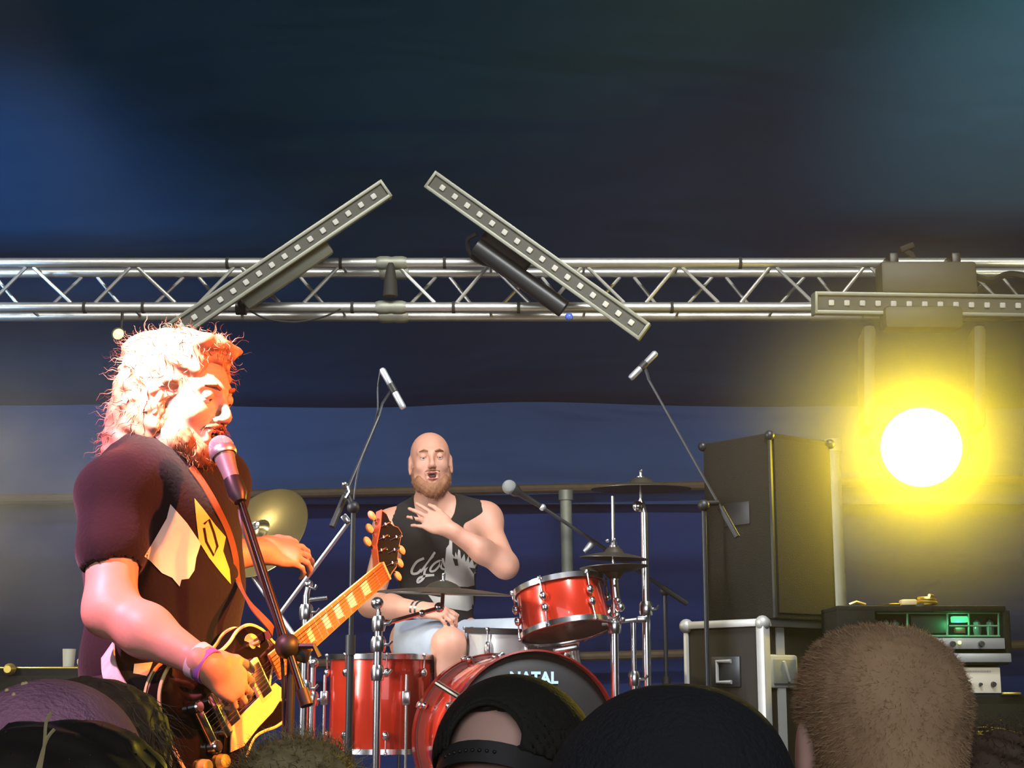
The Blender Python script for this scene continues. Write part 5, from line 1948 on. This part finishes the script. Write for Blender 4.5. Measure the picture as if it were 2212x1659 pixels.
decal(bv_t, [(978, 1206), (983, 1222), (990, 1222), (988, 1208)], 5.3, M['tank'], 'print_gap', DR, .004, 6)
decal(bv_t, [(1014, 1226), (1024, 1240), (1028, 1228)], 5.3, M['tank'], 'print_gap', DR, .004, 6)
decal(bv_t, [(925, 1285), (950, 1290), (970, 1282), (1022, 1284), (1024, 1312), (1010, 1320), (980, 1316), (940, 1306)], 5.3, pr, 'lower_print', DR, .0026, 6)
# shorts
SH = Body((-.42, 5.42, 1.60), (.42, 6.25, 2.12), .0085)
SH.ell(dP - up * .02, (.168, .138, .10), RT, .04)
SH.cap(hipr, hipr + (D_rk - hipr) * .80, .100, .078, .05)
SH.cap(hipl, hipl + (D_lk - hipl) * .82, .100, .080, .05)
SH.noise(wrinkle(.004, 22, 3))
SH.cut(dP + up * .055, up)
SH.mesh('shorts', M['shorts'], DR, 2)
for kn in (D_rk, D_lk):
    an = A((kn[0] + (-.02 if kn[0] < 0 else .05), kn[1] + .02, RISER_Z + .09))
    K = Body(an - A((.12, .25, .12)), an + A((.12, .12, .1)), .007)
    K.cap(an + up * .01, an - up * .05 + A((0, .01, 0)), .046, .042, .02)
    K.cap(an - up * .045, A((an[0], an[1] - .14, RISER_Z + .042)), .042, .040, .03)
    K.box((an[0], an[1], RISER_Z - .015), (.3, .4, .02), None, 0, 0, 'sub')
    K.mesh('shoe', M['black'], DR, 1)
# beard
Bd = Body(DH - .2, DH + .2, .0042)
e = lambda p, r, k=.02, op='add': Bd.ell(g2(*p), A(r), RD, k, op)
e((0, .058, -.108), (.044, .036, .042))
for q in (-1, 1):
    e((q * .046, .032, -.086), (.021, .044, .036))
    e((q * .061, .006, -.056), (.015, .026, .040))
Bd.cap(g2(-.026, .086, -.050), g2(0, .100, -.047), .004, .005, .006)
Bd.cap(g2(0, .100, -.047), g2(.026, .086, -.050), .005, .004, .006)
e((0, .098, -.074), (.024, .026, .018), .008, 'sub')
Bd.noise(lambda X, Y, Z: .0016 * np.sin(280 * X + 100 * Z) * np.sin(260 * Z))
bd_ = Bd.mesh('beard', M['hair_ginger'], DR, 1)
Vb2 = Bd.V
strands(500, lambda r: (Vb2[r.integers(len(Vb2))], nrm(RD[1] * .3 - up) + r.normal(size=3) * .3), .014, .0007, M['hair_ginger'], 'beard_hairs', bd_, 6, .2, 3)
# bracelets
wd2 = nrm(D_rw - D_re)
for k in range(2):
    MB().lathe(D_rw - wd2 * (.012 + .022 * k), wd2, [(.029, -.006), (.034, -.005), (.034, .005), (.029, .006)], 24).build('bracelet', M['chrome'], DR)
# ring on the raised hand
rp = P(893, 1118, 5.765)
MB().lathe(rp, (1, 0, .4), [(.009, -.003), (.0115, -.003), (.0115, .003), (.009, .003)], 14).build('ring', M['steel_dark'], DR)

# drum throne
zs = dP[2] - .125
MB().lathe((th[0], th[1], zs - .09), (0, 0, 1), [(0, 0), (.155, 0), (.170, .02), (.172, .06), (.155, .085), (0, .09)], 36).build('seat', M['throne'], thr)
MB().tube((th[0], th[1], RISER_Z + .12), (th[0], th[1], zs - .09), .016).build('post', M['chrome'], thr)
tripod(thr, (th[0], th[1], 0), RISER_Z, .014, .24, M['chrome'], .22, .3)


# ------------------------------------------------------------------ THE CROWD
def fan(label, cx, cy, Y, yaw=0.0, pitch=5.0, s=1.0, shirt_m='cloth_dark', skin_m='pale neck skin', top=None, pants_m='jeans', ear=True, group=None, roll=0.0):
    H = P(cx, cy, Y)
    yv = (math.sin(math.radians(yaw)), math.cos(math.radians(yaw)), 0)
    root = thing('person', (H[0], H[1] - .02, 0), label, 'person', group)
    root['_skin_name'] = skin_m
    R = head_frame(yv, pitch, roll)
    nb = H + A((0, -.035, -.19))
    sh = nb + A((0, 0, -.055))
    hz = H[2]
    pel = A((H[0], H[1] - .04, hz - .78))
    B = Body((H[0] - .30, H[1] - .24, 0), (H[0] + .30, H[1] + .30, hz + .15), .0088 if Y > 1.5 else .0088)
    q = []
    B.cap(nb - up * .05, H - up * .05 + R[1] * -.015, .062, .056, .03)
    gg = add_head(B, H, R, s, 0)
    B.ell(sh - up * .16, (.155, .105, .20), None, .05)
    B.ell(pel + up * .12, (.135, .10, .17), None, .05)
    B.ell(pel, (.15, .11, .12), None, .05)
    for sx in (-1, 1):
        s0 = sh + A((sx * .165, 0, -.02))
        el = s0 + A((sx * .04, -.01, -.28))
        wr = el + A((-sx * .02, .10, -.22))
        B.cap(nb, s0, .05, .06, .05)
        B.cap(s0, el, .05, .042, .04)
        B.cap(el, wr, .042, .028, .03)
        hand(B, wr, (0, .15, -1), (sx, 0, 0), 1.0, curl=.35, side=sx)
        hp = pel + A((sx * .085, 0, -.04))
        kn = A((hp[0] + sx * .01, hp[1] + .02, .50))
        an = A((hp[0] + sx * .015, hp[1] - .01, .09))
        B.cap(hp, kn, .082, .055, .04)
        B.cap(kn, an, .052, .036, .03)
        B.cap(an, an + A((0, .12, -.05)), .035, .030, .03)
        q.append((s0, el, hp, kn, an))
    B.mesh('body', MATS[skin_m], root, 2)
    S = Body((H[0] - .34, H[1] - .24, pel[2] - .10), (H[0] + .34, H[1] + .24, nb[2] + .06), .0105)
    S.ell(sh - up * .16, (.175, .125, .21), None, .05)
    S.ell(pel + up * .12, (.158, .122, .20), None, .05)
    S.ell(pel, (.165, .128, .12), None, .05)
    for (s0, el, hp, kn, an) in q:
        S.cap(nb - up * .02, s0, .060, .072, .05)
        S.cap(s0, s0 + (el - s0) * .75, .068, .064, .04)
    S.noise(wrinkle(.004, 22, cx * .01))
    S.cap(nb - up * .0, nb + up * .10, .066, .08, .01, 'sub')
    S.box(pel - up * .12, (.4, .3, .08), None, .01, 0, 'sub')
    S.mesh('tshirt', M[shirt_m], root, 1)
    J = Body((H[0] - .26, H[1] - .24, 0.04), (H[0] + .26, H[1] + .2, pel[2] + .1), .012)
    J.ell(pel - up * .02, (.160, .122, .10), None, .04)
    for (s0, el, hp, kn, an) in q:
        J.cap(hp, kn, .094, .068, .04)
        J.cap(kn, an, .065, .052, .03)
    J.mesh('jeans', M[pants_m], root, 1)
    for (s0, el, hp, kn, an) in q:
        K = Body(an - A((.08, .10, .10)), an + A((.08, .22, .06)), .010)
        K.cap(an - up * .03, an + A((0, .13, -.045)), .048, .040, .02)
        K.box((an[0], an[1] + .05, -.02), (.2, .3, .02), None, 0, 0, 'sub')
        K.mesh('shoe', M['black'], root, 1)
    return root, H, R, gg, B


def scalp(H, R, g, s, root, material, thick=.010, vox=.0055, long=0.0, noise_amp=.0015, freq=150.0, name='hair', low=-.055):
    Hb = Body(H - .30, H + .20, vox)
    e = lambda p, r, k=.02, op='add': Hb.ell(g(*p), A(r) * s, R, k, op)
    t = thick
    e((0, -.014, .034), (.075 + t, .096 + t, .082 + t))
    for q in (-1, 1):
        e((q * .024, -.022, .052), (.052 + t, .078 + t, .060 + t))
    e((0, -.040, -.012), (.066 + t, .070 + t, .060 + t))
    if long:
        e((0, -.065, -.08), (.075 + t, .045 + t, .09))
        e((0, -.060, -.08 - long), (.070 + t, .035 + t, .10))
        e((.06, -.02, -.04), (.024 + t, .05, .09))
        e((-.06, -.02, -.04), (.024 + t, .05, .09))
    e((0, .105, -.020), (.090, .068, .105), .02, 'sub')
    for q in (-1, 1):
        if not long:
            e((q * .085, .012, -.020), (.024, .030, .052), .008, 'sub')
    if not long:
        e((0, .02, low - .06), (.14, .14, .07), .015, 'sub')
    Hb.noise(lambda X, Y, Z: noise_amp * (np.sin(freq * X + .7 * freq * np.sin(7 * Z)) * np.sin(freq * .8 * Z + 2 * np.sin(30 * Y)) + .5 * np.sin(freq * 1.7 * Y + 60 * X)))
    o = Hb.mesh(name, material, root, 1)
    return o, Hb.V


# short-haired man on the right, back of the head to us
f5, H5, R5, g5, _ = fan('person with cropped light brown hair, tallest head of the crowd, before the amplifier', 1893, 1614, 1.60, yaw=-8, pitch=3, s=1.0, shirt_m='cloth_dark')
h5, V5 = scalp(H5, R5, g5, .97, f5, M['hair_short'], .0035, .0045, noise_amp=.0008, freq=300)


def crop(r):
    p = V5[r.integers(len(V5))]
    n = nrm(p - H5)
    return p - n * .001, n * .52 + R5[1] * .50 - up * .32 + r.normal(size=3) * .16


strands(30000, crop, .0074, .00034, M['hair_short'], 'cropped_hairs', h5, 9, .05, 2)

# cap wearer with an open-backed cap
f3, H3, R3, g3, _ = fan('person in a black cap whose strap and open back show a patch of pale skin', 1114, 1732, 1.85, yaw=22, pitch=-26, s=1.03, skin_m='pale neck skin')
h3, V3 = scalp(H3, R3, g3, 1.08, f3, M['hair_dark'], .0015, .006, noise_amp=.0006, freq=260, low=.078)
Cp = Body(H3 - .25, H3 + .25, .0045)
e = lambda p, r, k=.01, op='add': Cp.ell(g3(*p), A(r) * 1.08, R3, k, op)
e((0, -.010, .034), (.088, .112, .096), .0)
e((0, -.010, .030), (.0835, .107, .090), .0, 'sub')
Cp.box(g3(0, 0, -.10), (.3, .3, .115), R3, .0, .0, 'sub')
Cp.ell(g3(0, -.115, .028), (.042, .05, .036), R3, .0, 'sub')
capo = Cp.mesh('cap', M['cap'], f3, 1)
for k in range(6):
    t0 = math.pi * k / 6
    pts = []
    for j in range(13):
        ph = math.pi * (j / 12)
        d_ = A((math.cos(ph) * math.cos(t0), math.cos(ph) * math.sin(t0), math.sin(ph)))
        if d_[2] > .12:
            pts.append(g3(d_[0] * .0895, -.010 + d_[1] * .1135, .034 + d_[2] * .0970))
    pts = [p for p in pts if np.linalg.norm((p - g3(0, -.115, .028))) > .06]
    if len(pts) > 2:
        MB().path(pts, .0014, 5).build('seam', M['cap'], capo)
MB().ball(g3(0, -.010, .131), .007, 10).build('button', M['cap'], capo)
arc = [g3(math.sin(t) * .079, -.010 - math.cos(t) * .1135, .004) for t in np.linspace(-1.05, 1.05, 15)]
arc = [A(p) for p in arc]
stp = []
for i, p in enumerate(arc):
    stp.append(p)
V, F = [], []
for i, p in enumerate(stp):
    n = nrm(p - g3(0, -.01, .004))
    for a_, b_ in ((-1, 0), (1, 0), (1, 1), (-1, 1)):
        V.append(p + R3[2] * a_ * .0125 + n * b_ * .0025)
for i in range(len(stp) - 1):
    for k in range(4):
        F.append((i * 4 + k, i * 4 + (k + 1) % 4, i * 4 + 4 + (k + 1) % 4, i * 4 + 4 + k))
F += [(3, 2, 1, 0), tuple(len(V) - 4 + k for k in range(4))]
MB().add(V, F).build('adjuster_strap', mat('cap strap', (.035, .033, .034), .55), capo, True, 30)
for i in range(9):
    t = -.55 + i * .10
    p = g3(math.sin(t) * .080, -.010 - math.cos(t) * .1165, .004)
    MB().ball(p, .0022, 6).build('snap_stud', M['black'], capo)
arch = [g3(math.cos(t) * .046, -.010 - math.sqrt(max(0, 1 - (math.cos(t) * .046 / .088) ** 2 - ((.016 + .04 * math.sin(t) - .034) / .096) ** 2)) * .1135, .016 + .045 * math.sin(t)) for t in np.linspace(0, math.pi, 15)]
MB().path(arch, .0028, 6).build('opening_hem', M['cap'], capo)
# visor at the far side
vz = []
for j in range(2):
    for t in np.linspace(-1.0, 1.0, 11):
        rr = 1.0 if j == 0 else 1.0
        vz.append(g3(math.sin(t) * .085, -.010 + math.cos(t) * .105 + (.0 if j == 0 else .065 * math.cos(t * 1.3)), .012 - (.0 if j == 0 else .012)))
ff = [(i, i + 1, 11 + i + 1, 11 + i) for i in range(10)]
o = MB().add(vz, ff).build('visor', M['cap'], capo, True, None)
sm = o.modifiers.new('t', 'SOLIDIFY')
sm.thickness = .003

# dark knit hat, nearest
f4, H4, R4, g4, _ = fan('person in a plain charcoal knit hat, large dark dome right of the open-backed cap', 1452, 1846, 1.30, yaw=6, pitch=0, s=1.0)
Bn = Body(H4 - .22, H4 + .22, .0055)
e = lambda p, r, k=.02, op='add': Bn.ell(g4(*p), A(r), R4, k, op)
e((0, -.012, .030), (.103, .118, .100))
e((.01, -.03, .07), (.075, .08, .062))
e((0, -.008, -.01), (.100, .112, .070))
Bn.box(g4(0, 0, -.115), (.3, .3, .08), R4, .01, .01, 'sub')
Bn.noise(lambda X, Y, Z: .0030 * np.sin(22 * X + 5 * Z + 3) * np.sin(28 * Z + 9 * Y) + .0012 * np.sin(60 * X) * np.sin(50 * Y))
kh = Bn.mesh('knit_hat', M['beanie'], f4, 2)
band = [g4(math.cos(t) * .104, -.008 + math.sin(t) * .115, -.030) for t in np.linspace(0, 2 * math.pi, 41)[:-1]]
MB().path(band, .008, 8, closed=True).build('folded_cuff', M['beanie'], kh)

# purple hat, left edge, behind the dark hair
f1, H1, R1, g1_, _ = fan('person in a purple flecked knit hat at the left edge of the crowd', 104, 1764, 1.62, yaw=10, pitch=0, s=1.03)
Bn = Body(H1 - .22, H1 + .22, .0065)
e = lambda p, r, k=.02, op='add': Bn.ell(g1_(*p), A(r), R1, k, op)
e((0, -.010, .034), (.096, .112, .100))
e((0, -.008, -.01), (.095, .108, .070))
Bn.box(g1_(0, 0, -.115), (.3, .3, .08), R1, .01, .01, 'sub')
kh1 = Bn.mesh('knit_hat', M['purple_knit'], f1, 2)
rr_ = random.Random(5)
for k in range(9):
    a_, b_ = rr_.uniform(-1.3, -.1), rr_.uniform(.45, 1.3)
    d_ = A((math.sin(a_) * math.cos(b_), -math.cos(a_) * math.cos(b_), math.sin(b_)))
    MB().ball(g1_(d_[0] * .0928, -.010 + d_[1] * .1085, .034 + d_[2] * .0968), .0024, 8).build('fleck', M['cream'], kh1)

# brown-haired with cheek showing
fb_, Hb_, Rb_, gb_, _ = fan('person with brown hair and a bit of cheek showing, between purple hat and guitar', 214, 1698, 1.98, yaw=38, pitch=4, s=1.0)
hb_, Vb_ = scalp(Hb_, Rb_, gb_, 1.0, fb_, M['hair_brown'], .012, .006, noise_amp=.003, freq=130)
strands(1500, lambda r: ((lambda p: (p, nrm(p - Hb_) * .4 - up * .8 + r.normal(size=3) * .2))(Vb_[r.integers(len(Vb_))])), .05, .0007, M['hair_brown'], 'loose_hairs', hb_, 11, .1, 4)

# dark long-haired, nearest on the left
fd, Hd, Rd, gd, _ = fan('person with long dark hair, nearest head in the bottom left corner', 122, 1962, 1.20, yaw=0, pitch=2, s=1.0)
hd_, Vd = scalp(Hd, Rd, gd, 1.0, fd, M['hair_dark'], .016, .006, long=.10, noise_amp=.003, freq=110)
strands(2600, lambda r: ((lambda p: (p, nrm(p - Hd) * .45 - up * .9 + A((r.uniform(-.5, .5), 0, 0))))(Vd[r.integers(len(Vd))])), .09, .0007, M['hair_dark'], 'loose_hairs', hd_, 12, .08, 5)
for (pp, nm_) in (([(88, 1659), (96, 1610), (100, 1560), (112, 1538)], 'pale_strand'), ([(80, 1665), (100, 1600), (118, 1575)], 'pale_strand')):
    MB().path(spline([P(x, y, 1.07) for x, y in pp], 5), .0012, 5).build(nm_, M['hair_ashen'], hd_)

# ash blond crown low between guitar and drums
fa, Ha, Ra, ga, _ = fan('person with ash blond hair, only the crown showing below the floor tom', 645, 1796, 2.30, yaw=5, pitch=0, s=1.0)
ha, Va = scalp(Ha, Ra, ga, 1.0, fa, M['hair_ashen'], .010, .006, noise_amp=.0025, freq=140)
strands(2200, lambda r: ((lambda p: (p, nrm(p - Ha) * .6 + Ra[1] * -.4 + r.normal(size=3) * .25))(Va[r.integers(len(Va))])), .03, .0008, M['hair_ashen'], 'loose_hairs', ha, 13, .2, 4)

# dark crown bottom right with yellow rim light
fr_, Hr, Rr_, gr_, _ = fan('person with dark curly hair, crown showing in the bottom right corner', 2128, 1806, 2.05, yaw=-5, pitch=0, s=1.03)
hr, Vr = scalp(Hr, Rr_, gr_, 1.03, fr_, M['hair_brown'], .010, .006, noise_amp=.004, freq=120)
strands(2200, lambda r: ((lambda p: (p, nrm(p - Hr) * .8 + r.normal(size=3) * .5))(Vr[r.integers(len(Vr))])), .02, .0007, M['hair_brown'], 'loose_hairs', hr, 14, .4, 4)
